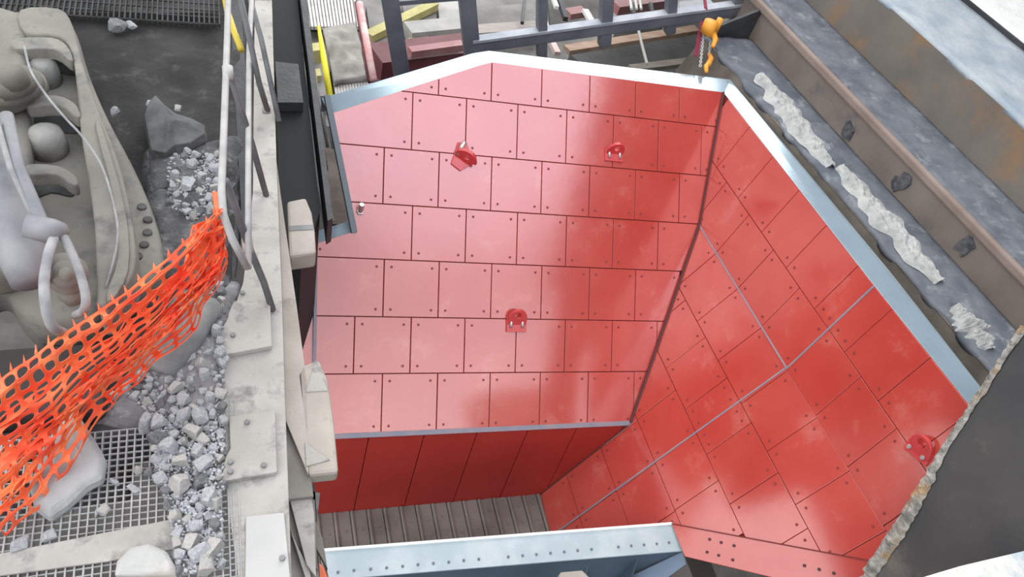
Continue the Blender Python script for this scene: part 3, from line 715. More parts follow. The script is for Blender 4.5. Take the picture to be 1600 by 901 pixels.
# ================================================================== NETTING
def net():
    th = thing('safety_netting', (-.5, 2.2, .0), 'orange plastic safety netting sagging from the pale handrail down to the grating', 'netting')
    def lerp(P_, s):
        f_ = s * (len(P_) - 1); i = min(int(f_), len(P_) - 2); t = f_ - i
        return np.array([P_[i][k] * (1 - t) + P_[i + 1][k] * t for k in range(3)])
    def cell_sheet(top, bot, ns, nt, zf, hole=.72, spikes=True, seed=0, jit=.0, name='net_sheet'):
        rr = random.Random(seed); m = MB()
        J = {}
        def P_(s, t):
            a, b = lerp(top, s), lerp(bot, s)
            q = a * (1 - t) + b * t
            w = np.array([noise.noise(Vector((s * 9, t * 3, seed))), noise.noise(Vector((s * 9, t * 3, seed + 9)))]) * jit
            z = q[2] + zf(s, t)
            return Z((q[0] + w[0], q[1] + w[1]), z)
        K = 16
        for j in range(nt):
            for i in range(ns):
                cs, ct = (i + .5 + .06 * rr.uniform(-1, 1)) / ns, (j + .5) / nt
                hw = .5 / ns; hh = .5 / nt
                hs = hole * (1 + .1 * rr.uniform(-1, 1)); outer = []; inner = []
                for k in range(K):
                    a = 2 * math.pi * k / K + math.pi / K * 0; c_, s_ = math.cos(a), math.sin(a)
                    mx = max(abs(c_), abs(s_)); outer.append(P_((i + .5) / ns + hw * c_ / mx, ct + hh * s_ / mx))
                    q = (abs(c_) ** 3.2 + abs(s_) ** 3.2) ** (-1 / 3.2)
                    inner.append(P_(cs + hw * hs * c_ * q * 1.05, ct + hh * hs * s_ * q * .9))
                m.add(outer + inner, [[k, (k + 1) % K, K + (k + 1) % K, K + k] for k in range(K)])
        if spikes:
            for i in range(ns):
                a, b, c_ = P_(i / ns - .0 + .001, 0), P_((i + .22) / ns, 0), P_((i + .05) / ns, -.45 / nt)
                m.add([a, b, c_ + UP * .01], [[0, 1, 2]])
        o_ = m.build(name, NET, th, solid=.004)
        return o_
    # upper fold
    top = [(345, 322, .86), (318, 350, .80), (262, 402, .72), (200, 452, .66), (150, 488, .62), (95, 522, .58), (45, 560, .54), (-6, 596, .50), (-60, 630, .46)]
    mid = [(349, 345, .80), (330, 372, .74), (285, 440, .66), (225, 492, .58), (175, 535, .54), (120, 575, .50), (65, 620, .46), (5, 662, .42), (-60, 705, .40)]
    cell_sheet(top, mid, 21, 3, lambda s, t: .05 * math.sin(t * 6) + .02 * math.sin(s * 40), seed=3, jit=5)
    top2 = [(350, 345, .78), (322, 365, .70), (278, 425, .60), (220, 480, .52), (172, 522, .48), (118, 562, .44), (62, 606, .40), (2, 652, .36), (-60, 700, .34)]
    bot2 = [(352, 400, .70), (345, 435, .55), (322, 482, .40), (285, 530, .28), (240, 575, .20), (195, 615, .14), (158, 645, .10), (118, 700, .08), (60, 790, .06)]
    bot2b = [(352, 400, .70), (340, 450, .52), (305, 508, .34), (250, 567, .20), (200, 610, .15), (158, 645, .13), (110, 730, .12), (60, 795, .08), (8, 838, .05)]
    cell_sheet(top2, bot2b, 19, 9, lambda s, t: .05 * math.sin(t * 17 + s * 6) * (1 - .3 * s) + .03 * math.sin(s * 23 + t * 5), seed=5, hole=.76, spikes=False, jit=12)
    # middle gathered pleat
    a3 = [(344, 400, .72), (320, 432, .60), (280, 470, .52), (228, 520, .46), (178, 560, .42), (120, 610, .36), (60, 655, .32), (0, 705, .28)]
    b3 = [(338, 430, .64), (305, 470, .52), (262, 520, .42), (215, 566, .34), (165, 606, .28), (118, 660, .24), (62, 735, .20), (-5, 800, .16)]
    cell_sheet(a3, b3, 20, 4, lambda s, t: .03 * math.sin(t * 12 + s * 30), seed=8, hole=.70, spikes=False, jit=8)
    # hanging end tied to the rail
    a4 = [(300, 352, .74), (322, 345, .76), (350, 342, .80)]; b4 = [(275, 470, .45), (312, 462, .48), (346, 432, .55)]
    cell_sheet(a4, b4, 4, 5, lambda s, t: .02 * math.sin(s * 9), seed=2, hole=.66, spikes=False)
    m = MB(); m.prism([Z((331, 302), .86), Z((343, 304), .87), Z((345, 332), .86), Z((336, 334), .84)], (.004, .004, .01)); m.build('tie', NET, th)
net()

# ================================================================== ROCKS
def rock_mesh(seed, flat=1.0, cuts=7):
    rr = random.Random(seed); bm = bmesh.new(); bmesh.ops.create_icosphere(bm, subdivisions=3, radius=1.15)
    pl = []
    for _ in range(cuts):
        v = Vector((rr.gauss(0, 1), rr.gauss(0, 1), rr.gauss(0, 1))).normalized(); pl.append((v, rr.uniform(.50, .72)))
    for ax_ in (Vector((1, .1 * rr.uniform(-1, 1), .2)), Vector((-.1, 1, .1 * rr.uniform(-1, 1))), Vector((-1, .2, 0)), Vector((.15, -1, .1))): pl.append((ax_.normalized(), rr.uniform(.55, .85)))
    for v in bm.verts:
        for nrm, d in pl:
            k = v.co.dot(nrm)
            if k > d: v.co -= nrm * (k - d)
        v.co *= 1 + .05 * noise.noise(v.co * 3 + Vector((seed, 0, 0)))
        v.co.z *= flat
    zmin = min(v.co.z for v in bm.verts)
    for v in bm.verts: v.co.z -= zmin
    me = bpy.data.meshes.new('rock'); bm.to_mesh(me); bm.free(); return me
ROCKS = [rock_mesh(i, .75 + .05 * (i % 4)) for i in range(10)]
for i, me in enumerate(ROCKS): me.materials.append([ROCK, ROCK, ROCK, ROCKW][i % 4] if i % 5 else ROCKD)
def put_rock(p, z, r, me, label, group=None, rot=None, sc=(1, 1, 1), name='rock'):
    o = bpy.data.objects.new(name, me); col.objects.link(o)
    o.location = tuple(Z(p, z)); o.scale = (r * sc[0], r * sc[1], r * sc[2])
    o.rotation_euler = (0, 0, rot if rot is not None else rnd.uniform(0, 6.28))
    tag(o, label, 'rock', group); return o
heap = [(262, 250), (300, 238), (342, 246), (344, 330), (300, 345), (262, 320)]
heap2 = [(300, 500), (340, 440), (352, 470), (346, 540), (352, 640), (348, 800), (345, 890), (280, 895), (262, 790), (244, 735), (238, 650), (196, 610), (250, 560)]
def dense(poly_, n, rmin, rmax, zlev, label, group, mind):
    pts = []; xs1 = [p[0] for p in poly_]; ys1 = [p[1] for p in poly_]; tries = 0
    while len(pts) < n and tries < 40000:
        tries += 1; p = (rnd.uniform(min(xs1), max(xs1)), rnd.uniform(min(ys1), max(ys1)))
        if not inside(p, poly_): continue
        w = Z(p, 0); r = rnd.uniform(rmin, rmax) * (1.25 if p[1] > 620 else 1.0)
        if any((w[0] - q[0]) ** 2 + (w[1] - q[1]) ** 2 < ((r + q[2]) * mind) ** 2 for q in pts): continue
        pts.append((w[0], w[1], r)); me_ = rnd.choice(ROCKS); mn = me_.materials[0].name
        tone = {'grey_rock': 'blue grey', 'dark_rock': 'dark grey', 'buff_rock': 'buff tinted'}[mn]; size = 'large' if r > (rmin + rmax) * .56 else 'small'
        if group.startswith('broken'):
            zone = 'beside the upper splice plate' if p[1] < 570 else 'between the two splice plates' if p[1] < 690 else 'beside the lower splice plate' if p[1] < 790 else 'at its near end by the flat bar'
            la = f'{size} {tone} stone of the spilled heap, {zone}'
        else: la = f'{size} {tone} stone of the far pile beside the handrail'
        put_rock(p, zlev + (.022 if 'heap' in la and p[1] < 660 else 0) + rnd.uniform(-.012, .0), r, me_, la, group)
dense(heap2, 190, .016, .042, .022, 'grey stone in the heap spilled along the grating beside the edge beam', 'broken stones of the heap on the grating', .72)
dense(heap, 55, .020, .045, .062, 'grey stone of the far pile beside the handrail', 'stones of the far pile by the handrail', .75)
# loose gravel between the stones: nobody could count it
def gravel(name, polys, n, label, zr):
    m = MB(); rr = random.Random(3)
    for pl in polys:
        xs1 = [p[0] for p in pl]; ys1 = [p[1] for p in pl]; k = 0
        while k < n:
            p = (rr.uniform(min(xs1), max(xs1)), rr.uniform(min(ys1), max(ys1)))
            if not inside(p, pl): continue
            k += 1; c_ = Z(p, zr + rr.uniform(0, .025)); r = rr.uniform(.005, .015)
            d = [unit([rr.gauss(0, 1), rr.gauss(0, 1), rr.gauss(0, 1)]) * r for _ in range(1)][0]
            e1 = unit(np.cross(d, [.3, .5, .8])) * r * rr.uniform(.6, 1); e2 = unit(np.cross(d, e1)) * r * rr.uniform(.6, 1)
            m.add([c_ + d, c_ - d, c_ + e1, c_ - e1, c_ + e2, c_ - e2], [[0, 2, 4], [0, 4, 3], [0, 3, 5], [0, 5, 2], [1, 4, 2], [1, 3, 4], [1, 5, 3], [1, 2, 5]])
    o_ = m.build(name, ROCK); return tag(o_, label, 'gravel', kind='stuff')
gravel('gravel', [heap2], 2600, 'loose grey gravel between the stones of the heap', .025)
gravel('gravel', [heap], 700, 'loose grey gravel around the far pile by the handrail', .06)
# big ones, each by itself
def slab(name, pts, z, t, material, label, taper=.85, seed=0):
    rr = random.Random(seed); P_ = poly(pts, z); c_ = np.mean(P_, axis=0); m = MB(); n = len(P_); k = 4
    rings = []
    for lev, (sc, zz) in enumerate(((.96, 0), (1.02, .35), (1.0, .75), (taper, 1.0), (taper * .5, 1.06))):
        for p in P_:
            q = c_ + (p - c_) * sc * (1 + .03 * rr.uniform(-1, 1)); q = np.array([q[0], q[1], z + t * zz + t * .06 * rr.uniform(-1, 1)]); m.v.append(q)
    for l in range(4):
        for i in range(n):
            m.f.append([l * n + i, l * n + (i + 1) % n, (l + 1) * n + (i + 1) % n, (l + 1) * n + i]); m.mi.append(0)
    m.f.append([4 * n + i for i in range(n)]); m.mi.append(0); m.f.append([i for i in range(n)][::-1]); m.mi.append(0)
    o_ = m.build(name, material, bevel=.012); return tag(o_, label, 'rock')
slab('rock_slab', ((58, 800), (52, 770), (80, 700), (96, 668), (118, 652), (132, 668), (152, 700), (168, 730), (165, 758), (140, 770), (110, 800), (82, 820)), .004, .09, mat('slab_rock', (.33, .345, .345), (.42, .43, .425), 4, rough=.95, bump=.4, bscale=18), 'largest grey slab of rock on the grating partly under orange netting')
slab('rock_slab', ((182, 905), (186, 882), (205, 862), (235, 855), (262, 868), (275, 890), (278, 905)), .014, .06, ROCKW, 'buff flat rock at the bottom edge on the flat bar', taper=.8)
S = [((238, 172), 1, .055, 'pale chip of rock alone on the mud near the far end', ROCKS[1], (1, .8, .6)), ((181, 178), 0, .05, 'small pale stone on the mud right beside the machine flank', ROCKS[2], (.6, 1, .6)),
     ((278, 174), 0, .04, 'small stone on the mud right of the big dark boulder tip', ROCKS[3], (.6, 1, .6)),
     ((185, 46), 0, .09, 'dull lump of rock at the far end of the mud', ROCKS[5], (1, .8, .5)), ((205, 42), 0, .05, 'dull small rock next to the far lump', ROCKS[4], (1, .8, .6)),
     ((228, 668), 0, .058, 'pale angular stone on the grating just left of the heap', ROCKS[6], (1, .6, .8)), ((218, 738), 0, .028, 'small round stone on the grating left of the heap, beside its twin', ROCKS[7], (1, 1, 1)),
     ((233, 741), 0, .026, 'small dark stone touching the round stone on the grating', ROCKS[5], (1, 1, 1)), ((257, 722), 0, .052, 'white square stone on the grating, upper of a stacked pair', ROCKS[8], (1, .85, .9)),
     ((254, 752), 0, .05, 'white blocky stone on the grating, lower of a stacked pair', ROCKS[2], (.8, 1, .9)), ((208, 763), 0, .034, 'flat rectangular stone on the grating by itself', ROCKS[9], (1.1, .7, .5)),
     ((180, 755), 0, .030, 'pale sliver of stone touching the big slab', ROCKS[1], (1, .6, .6)), ((163, 800), 0, .034, 'upright sliver of stone under the right tip of the big slab', ROCKS[3], (.8, 1, .7)),
     ((152, 803), 0, .026, 'thin white flake of stone beside the upright sliver', ROCKS[6], (.5, 1, .7)), ((78, 838), 0, .038, 'white stone below the big slab, next to the flat bar', ROCKS[8], (.8, 1.1, .7)),
     ((30, 852), 0, .045, 'grey stone under the netting tip at the lower left', ROCKS[4], (1, .8, .7)), ((318, 868), .03, .062, 'large rounded white stone at the near end of the heap', ROCKS[2], (1, 1, .9)),
     ((284, 762), .03, .060, 'large pale blue stone in the middle of the heap near the edge', ROCKS[7], (1, 1.1, .9)), ((318, 726), .03, .055, 'bright stone in the heap beside the beam splice plate', ROCKS[8], (1, 1, .8)),
     ((326, 780), .03, .055, 'broad grey stone in the heap just below the splice plate', ROCKS[1], (1.1, .9, .8)), ((292, 292), .07, .075, 'broad pale rock on top of the far pile', ROCKS[9], (1.1, .8, .5)),
     ((178, 620), 0, .028, 'small dusty stone right of the netting edge', ROCKS[3], (1, 1, .7)), ((350, 548 + 20), .03, .04, 'flat stone beside the upper splice plate', ROCKS[6], (1.1, .6, .5))]
for p, z, r, lab, me, sc in S: put_rock(p, z if z < 1 else 0, r, me, lab, rot=.3 + p[0] * .1, sc=sc)
def boulder():
    P_ = [(228, 205), (236, 182), (246, 172), (258, 186), (278, 200), (302, 208), (322, 220), (322, 232), (300, 244), (276, 250), (262, 262), (240, 258)]
    return slab('boulder', P_, .0, .16, mat('dark_boulder', (.06, .061, .062), (.15, .15, .148), 4, rough=.95, bump=.6, bscale=14), 'big dark winged boulder on the mud between machine and handrail', taper=.45, seed=4)
boulder()

# ================================================================== RIGHT SIDE STEPPED BEAMS
HB = np.array([-.117, 1, 0.])
def bx(x0, y): return x0 - .117 * (y - 3.47)
def step_prism(xa, xb, z1, z0, ya, yb):
    return [(bx(xa, ya), ya, z0), (bx(xb, ya), ya, z0), (bx(xb, yb), yb, z0), (bx(xa, yb), yb, z0)], (0, 0, z1 - z0)
zl1 = -.5; xa1, xb1 = 5.24, 5.86; Yn, Yf = 1.75, 6.55
zl2 = -.10; xb2 = 6.50; zl3 = .45; xb3 = 7.66
def rough_slab(xa, xb, z1, z0, ya, yb, amp, material, parent, name, edge=.0, nx=14, ny=90, seed=0):
    m = MB()
    for j in range(ny + 1):
        y = ya + (yb - ya) * j / ny
        for i in range(nx + 1):
            s = i / nx; q = Vector((s * (xb - xa) * 5, y * 3, seed))
            ex_ = edge * noise.noise(Vector((0, y * 4, seed + 3))) * (1 - s)
            x = xa + (xb - xa) * s + ex_
            m.v.append(np.array([bx(x, y), y, z1 + amp * (noise.noise(q) + .5 * noise.noise(q * 2.3)) * min(1, s * 6 + .2, (1 - s) * 6 + .2)]))
    for j in range(ny):
        for i in range(nx):
            a = j * (nx + 1) + i; m.f.append([a, a + 1, a + nx + 2, a + nx + 1]); m.mi.append(0)
    return m.build(name, material, parent, smooth=True, solid=.05)
s1 = thing('wall_beam', (5.5, 4, -1.2), 'lowest stepped steel beam beside hopper rim, with pale dust along its ledge', 'beam')
m = MB(); p, o_ = step_prism(xa1, xb1, zl1 - .02, -.95, Yn, Yf); m.prism(p, o_)
m.prism([(bx(xa1, Yn), Yn, zl1 - .03), (bx(xa1 - .17, Yn), Yn, -.95), (bx(xa1, Yn), Yn, -.95)], (bx(xa1, Yf) - bx(xa1, Yn), Yf - Yn, 0)); m.build('beam_body', mat('brown_side', (.10, .085, .07), (.18, .155, .13), 3, rough=.85, bump=.6, bscale=9), s1)
rough_slab(xa1, xb1, zl1, 0, Yn, Yf, .02, LEDGE, s1, 'ledge_top', edge=.05)
s2 = thing('wall_beam', (6.2, 4, -1.2), 'brown faced middle stepped steel beam with slate dust on its ledge', 'beam')
m = MB(); p, o_ = step_prism(xb1, xb2 + .05, zl2 - .02, -.95, Yn - .6, 7.0); m.prism(p, o_); m.build('beam_body', RUSTB, s2)
m = MB(); p, o_ = step_prism(xb1 - .03, xb1 + .08, zl2 - .01, zl2 - .10, Yn - .6, 7.0); m.prism(p, o_); m.build('flange_edge', mat('reddish_brown', (.22, .165, .14), (.28, .22, .19), 3, rough=.7), s2, bevel=.02)
rough_slab(xb1 + .02, xb2, zl2 + .002, 0, Yn - .6, 9.6, .02, LEDGE, s2, 'ledge_top', seed=5)
for p in ((1346, 205), (1418, 285), (1505, 383)):
    q = X(p, xb1 - .0); yy = q[1]; xx = bx(xb1, yy) - .012; rr = random.Random(p[0]); m = MB(); pts = []
    for k in range(12):
        a = 2 * math.pi * k / 12; r_ = rr.uniform(.5, 1); pts.append(np.array([xx, yy + .11 * r_ * math.cos(a), q[2] + .13 * r_ * math.sin(a)]))
    m.prism(pts, (.02, 0, 0)); m.build('torn_patch', mat('dark_torn_patch', (.04, .042, .05), (.12, .12, .13), 20, rough=.9), s2)
s3 = thing('wall_beam', (7.0, 4, -1.2), 'upper stepped beam with rust patched face and blue white dust on top', 'beam')
m = MB(); p, o_ = step_prism(xb2, xb3 + .05, zl3 - .02, -.95, Yn - .6, 12); m.prism(p, o_); m.build('beam_body', RUSTO, s3)
rough_slab(xb2 + .0, xb3, zl3 + .004, 0, Yn - .6, 12, .02, LEDGEL, s3, 'ledge_top', edge=.0, seed=9)
s4 = thing('wall_beam', (8.2, 4, -1.2), 'topmost beam covered in white dust at the upper right corner', 'beam')
m = MB(); p, o_ = step_prism(xb3, xb3 + 1.6, zl3 + .05, -.95, Yn - .6, 12); m.prism(p, o_); m.build('beam_body', DARKST, s4)
rough_slab(xb3 + .02, xb3 + 1.6, zl3 + .07, 0, Yn - .6, 12, .02, WHITED, s4, 'ledge_top', seed=12)
# end plate of the stepped wall
m = MB(); m.prism([X((1140, 128), 4.95) * 0 + np.array(q) for q in ((4.80, 6.55, -1.0), (5.62, 6.62, -1.0), (5.62, 6.62, -.10), (4.95, 6.55, -.40))], (0, .04, 0)); o = m.build('end_plate', DARKST); tag(o, 'dark steel end plate where the lowest beam stops behind the rim corner', 'plate')
m = MB(); m.abox(4.95, 9.5, .2, 6.6, -4.6, -.96); o = m.build('retaining_wall', CONC); tag(o, 'concrete wall carrying the stepped steel beams', 'wall', kind='structure'); o.name = 'wall_right'
# dust piles on the lowest ledge
def dust_pile(px, label, seed):
    c_ = [Z(p, zl1 + .01) for p in px]; m = MB(); n = 46
    a, b = c_[0], c_[1]; L = np.linalg.norm(b - a); d = (b - a) / L; sd = np.array([d[1], -d[0], 0]); w = px_w
    for j in range(n + 1):
        s = j / n; cc = a + (b - a) * s; ww = .155 * (math.sin(math.pi * min(max(s, .03), .97)) ** .45) * (1 + .8 * noise.noise(Vector((s * 9, seed, 0))))
        off = .05 * noise.noise(Vector((s * 7, seed + 4, 0)))
        for i in range(11):
            t = i / 5 - 1; hgt = .045 * max(0, 1 - t * t) * (1 + .9 * noise.noise(Vector((s * 26, t * 3, seed)))) - .012
            m.v.append(cc + sd * (t * ww + off) + UP * hgt)
    for j in range(n):
        for i in range(10):
            k = j * 11 + i; m.f.append([k, k + 1, k + 12, k + 11]); m.mi.append(0)
    o_ = m.build('dust_pile', PILE, solid=.01); return tag(o_, label, 'dust pile')
px_w = 0
dust_pile(((1188, 118), (1298, 262)), 'pale stone dust along the far part of the lowest ledge', 1)
dust_pile(((1312, 262), (1468, 442)), 'longest pale stone dust ridge in the middle of the lowest ledge', 2)
dust_pile(((1494, 478), (1548, 545)), 'short pale stone dust lump at the near end of the lowest ledge', 3)

# ================================================================== LOWER RIGHT PLATE
PA1 = C0 + ray((1600, 520)) * 4.62
PA3 = C0 + ray((1350, 903)) * 5.22
NP = unit(np.cross(PA3 - PA1, C0 + ray((1600, 860)) * 4.35 - PA1)); NP = NP if NP[2] > 0 else -NP
Q = lambda p: PL(p, PA1, NP)
cp = thing('cover_plate', Q((1550, 800)) - UP * .6, 'dark scuffed steel plate in the lower right with a crusted ragged edge', 'steel plate')
m = MB(); m.prism([Q((1616, 497)), Q((1350, 901)), Q((1285, 1000)), Q((1700, 1000)), Q((1900, 500))], -NP * .05); m.build('plate', DPLATE, cp)
def ragged():
    m = MB(); n = 120; rr = random.Random(5); d = None
    for j in range(n + 1):
        s = j / n; p = (1606 + (1352 - 1606) * s, 512 + (903 - 512) * s)
        wpx = 11 + 15 * sm(.45, .75, s) + 4 * noise.noise(Vector((s * 14, 0, 0)))
        jag = (3 + 5 * sm(.4, .6, s)) * noise.noise(Vector((s * 38, 3, 0)))
        for i in range(7):
            t = i / 6; q = (p[0] - 10 + jag + wpx * t * .85, p[1] - 4 + wpx * t * .55)
            m.v.append(Q(q) + NP * (.012 + .02 * math.sin(math.pi * t) * (1 + noise.noise(Vector((s * 60, t * 4, 1)))) - (.10 if t == 0 else 0)))
    for j in range(n):
        for i in range(6):
            k = j * 7 + i; m.f.append([k, k + 1, k + 8, k + 7]); m.mi.append(0)
    m.build('crusted_edge', RAGG, cp, solid=.02)
ragged()
q0_ = Q((1435, 905)); 
m = MB(); tp = [Z(p, float((C0 + ray((1500, 884)) * 4.0)[2])) for p in ((1430, 905), (1500, 884), (1610, 858), (1700, 1000), (1400, 1000))]; m.prism(tp, -UP * 1.4); o = m.build('dusty_ledge', mat('whitish_ledge', (.55, .55, .51), (.68, .68, .64), 5, rough=.95, bump=.5, c3=(.42, .47, .50), c3_amt=.38, c3_scale=6))
tag(o, 'whitish dusty ledge in the bottom right corner', 'ledge')
# small block at the bottom centre
c_ = Z((905, 897), -1.6); m = MB(); m.prism(poly(((872, 905), (876, 893), (910, 890), (925, 905)), -1.6), -UP * .5); o = m.build('dusty_bracket', DUSTT, bevel=.01); tag(o, 'small dusty bracket under the blue lip at the bottom edge', 'bracket')
m = MB()
m.abox(3.4, 3.9, .9, 2.0, -3.9, -3.3); o = m.build('feeder_frame', PAN); tag(o, 'brown steel frame seen in the gap below the red flange', 'frame')

# ================================================================== BEHIND THE HOPPER
YB = 7.0
fr = thing('support_frame', (3, YB, -.8), 'slate blue steel frame of posts and a rail standing behind the hopper rim', 'frame')
def bpost(a, b, w, y=YB, wd=.12, name='post', material=POSTM):
    m = MB(); m.bar(Y(a, y), Y(b, y), w, wd, np.array([0, 1., 0])); return m.build(name, material, fr, bevel=.006)
bpost((628, 118), (600, -60), .17); bpost((739, 100), (724, -60), .17)
bpost((846, 88), (847, -60), .10); bpost((944, 70), (951, -60), .13); bpost((1046, 50), (1052, -60), .11); bpost((1150, 20), (1155, -60), .10)
m = MB(); a, b = Y((735, 71), YB), Y((1215, 5), YB); m.bar(a, b, .13, .13, UP); m.build('rail', POSTM, fr, bevel=.01)
m = MB(); m.bar(a + UP * .08 - (0, .02, 0), b + UP * .08 - (0, .02, 0), .11, .03, UP); m.build('lit_rail_top', SLATEL, fr)  # paler strip puts the lit top of the rail into colour
m = MB(); m.bar(Y((600, 6), YB + .3), Y((735, -6), YB + .3), .05, .05, UP); m.build('brace', POSTM, fr)

ZL = -3.0
m = MB(); m.abox(.8, 14, 8.0, 20, ZL - .25, ZL); o = m.build('lower_floor', CONC); tag(o, kind='structure'); o.name = 'floor_lower'
for i_ in range(1):
    pass
m = MB(); m.abox(.9, 1.3, 8.2, 8.6, -4.6, ZL - .25); m.abox(9, 9.4, 8.2, 8.6, -4.6, ZL - .25); m.build('deck_pier', CONC); bpy.data.objects['deck_pier'].name = 'trim_1'; tag(bpy.data.objects['trim_1'], kind='structure')
def onfloor(name, px, h, material, label, cat, z=ZL, **kw):
    m = MB(); m.prism(poly(px, z + h), -UP * h); return tag(m.build(name, material, **kw), label, cat)
def barf(name, a, b, w, h, z, material, label, cat, **kw):
    m = MB(); m.bar(Z(a, z), Z(b, z), w, h); return tag(m.build(name, material, **kw), label, cat)
# ribbed screens
def ribs(name, x0p, x1p, ytop, ybot, n, slant, w, label, z=ZL + .25):
    th = thing(name, Z(((x0p + x1p) / 2, ybot), z), label, 'grating'); m = MB()
    for i in range(n):
        x = x0p + (x1p - x0p) * i / (n - 1); m.bar(Z((x + slant, ybot), z), Z((x, ytop), z), w, .05)
    m.build('ribs', mat('rib_metal', (.42, .41, .39), (.58, .57, .54), 8, rough=.5), th)
    m = MB(); m.prism(poly(((x0p - 4, ytop), (x1p + 4, ytop), (x1p + slant + 4, ybot), (x0p + slant - 4, ybot)), z - .06), -UP * .06); m.build('tray', BLACK, th)
ribs('ribbed_screen', 470, 552, -10, 44, 17, 8, .035, 'ribbed metal screen at the top behind the yellow bar')
ribs('ribbed_screen', 520, 580, 112, 150, 14, 6, .032, 'ribbed metal screen just behind the left hopper rim')
o = patch('dust_sheet', ((522, 128), (572, 118), (556, 34), (504, 44)), ZL + .36, mat('dusty_cover', (.24, .23, .205), (.38, .365, .33), 3, rough=1, bump=.6), amp=.12, freq=2.5, nx=30, ny=30, skirt=.1); tag(o, 'dusty brown sheet lying over the ribbed screens', 'sheet')
m = MB(); m.tube([Z((498, 42), ZL + 1.2), Z((506, 90), ZL + 1.2), Z((516, 152), ZL + 1.2)], [.02, .035, .035], 10); tag(m.build('yellow_bar', YEL, smooth=True), 'bright yellow bar leaning behind the left end of the hopper rim', 'bar')
onfloor('yellow_step', ((468, 70), (498, 66), (502, 78), (470, 82)), .5, YELD, 'faded yellow step edge, the upper of two left of the yellow bar', 'step')
onfloor('yellow_step', ((472, 110), (500, 107), (502, 118), (474, 121)), .4, YELD, 'faded yellow step edge, the lower of two left of the yellow bar', 'step')
onfloor('concrete_step', ((470, 84), (502, 80), (512, 150), (478, 150)), .3, CONC, 'grey concrete step below the faded yellow edges', 'step')
m = MB(); m.tube([Z((562, 6), ZL + 1.3), Z((584, 126), ZL + 1.3)], .042, 12); tag(m.build('red_white_rail', REDW, smooth=True), 'faded red and white rail sloping down to the hopper rim', 'rail')
m = MB(); m.tube([Z((556, 4), ZL + 1.1), Z((577, 128), ZL + 1.1)], .022, 12); tag(m.build('maroon_rail', REDB, smooth=True), 'thin dark maroon rail next to the red and white rail', 'rail')
onfloor('paving_slab', ((572, 10), (612, 6), (618, 92), (586, 98)), .12, CONC, 'grey paving slab between red white rail and first slate post', 'slab')
onfloor('paving_slab', ((628, 6), (680, 3), (684, 46), (640, 52)), .12, CONC, 'grey paving slab crossed by the yellow line', 'slab')
onfloor('paving_slab', ((684, 3), (722, 2), (726, 44), (688, 46)), .14, CONCL, 'pale paving slab left of the second slate post', 'slab')
barf('yellow_floor_beam', (575, 58), (679, 8), .15, .12, ZL + .20, YELD, 'dusty yellow beam running diagonally over the paving', 'beam')
barf('yellow_floor_beam', (584, 95), (650, 66), .16, .10, ZL + .2, YELD, 'shorter dusty yellow beam just above the dark red beam', 'beam')
barf('pale_curb', (636, 52), (722, 44), .30, .2, ZL + .22, CONCL, 'pale curb stone below the paving slabs', 'curb')
onfloor('floor_opening', ((670, 56), (718, 54), (722, 74), (672, 77)), .02, BLACK, 'black square opening in the floor left of the second slate post', 'opening', z=ZL + .62)
onfloor('brown_sill', ((640, 60), (672, 56), (674, 78), (644, 86)), .25, mat('brown_sill_m', (.26, .23, .20), (.34, .30, .26), 3, rough=.8), 'brown sill left of the black opening', 'sill')
barf('dark_red_beam', (585, 98), (735, 80), .45, .3, ZL + .5, REDB, 'long dark maroon beam just behind the left hopper rim', 'beam')
barf('pink_edge_strip', (640, 82), (722, 71), .12, .1, ZL + .75, REDL, 'faded red strip above the maroon beam', 'strip')
onfloor('concrete_pad', ((745, 12), (838, 4), (840, 40), (745, 50)), .15, CONC, 'concrete pad between second and third slate posts', 'pad')
onfloor('ribbed_sill', ((745, 38), (836, 32), (838, 46), (745, 52)), .35, mat('brown_grey_sill', (.34, .30, .27), (.42, .38, .35), 3, rough=.8, stretch=(1, 12, 1)), 'brown grey sill along the near edge of the concrete pad', 'sill')
onfloor('pale_floor_strip', ((745, 56), (835, 50), (838, 66), (745, 74)), .12, CONCL, 'pale floor strip behind the rail between second and third posts', 'strip')
barf('standing_rod', (820, 0), (816, 36), .05, .05, ZL + .5, DARKST, 'thin dark rod on the concrete pad', 'rod')
onfloor('dark_recess', ((856, -4), (938, -8), (938, 38), (860, 44)), .05, mat('dark_recess_m', (.06, .06, .055), (.12, .115, .11), 2, rough=.9), 'dark recess floor between third and fourth slate posts', 'recess')
barf('white_strut', (862, -10), (870, 12), .06, .05, ZL + .9, WHITEP, 'short white strut at the top right of the third post', 'strut')
barf('white_strut', (914, 16), (928, 40), .10, .05, ZL + .7, WHITEP, 'white strut leaning against the fourth slate post', 'strut')
barf('white_strut', (852, 36), (856, 54), .05, .05, -1.2, WHITEP, 'white strut crossing the rail beside the third post', 'strut')
barf('pink_white_strut', (861, 64), (871, 84), .07, .05, -1.2, mat('pinkish', (.72, .55, .52), rough=.7), 'pinkish strut resting behind the white rim', 'strut')
barf('red_edge_bar', (886, 22), (912, 18), .18, .1, ZL + .5, REDL, 'short faded red bar in the dark recess', 'bar')
barf('scaffold_pole', (872, -6), (884, 30), .07, .07, ZL + .9, DARKST, 'black scaffold pole in the dark recess', 'pole')
barf('red_channel', (960, 12), (1036, 2), .22, .15, ZL + .6, REDL, 'faded red channel between fourth and fifth slate posts', 'channel')
onfloor('pale_block', ((962, 20), (1034, 10), (1038, 38), (962, 46)), .4, CONCL, 'pale concrete block below the faded red channel', 'block')
onfloor('pale_block', ((1062, 2), (1140, -4), (1142, 16), (1062, 24)), .4, mat('blue_pale_block', (.42, .44, .46), (.52, .54, .56), 3, rough=.9), 'blue grey pale block right of the fifth slate post', 'block')
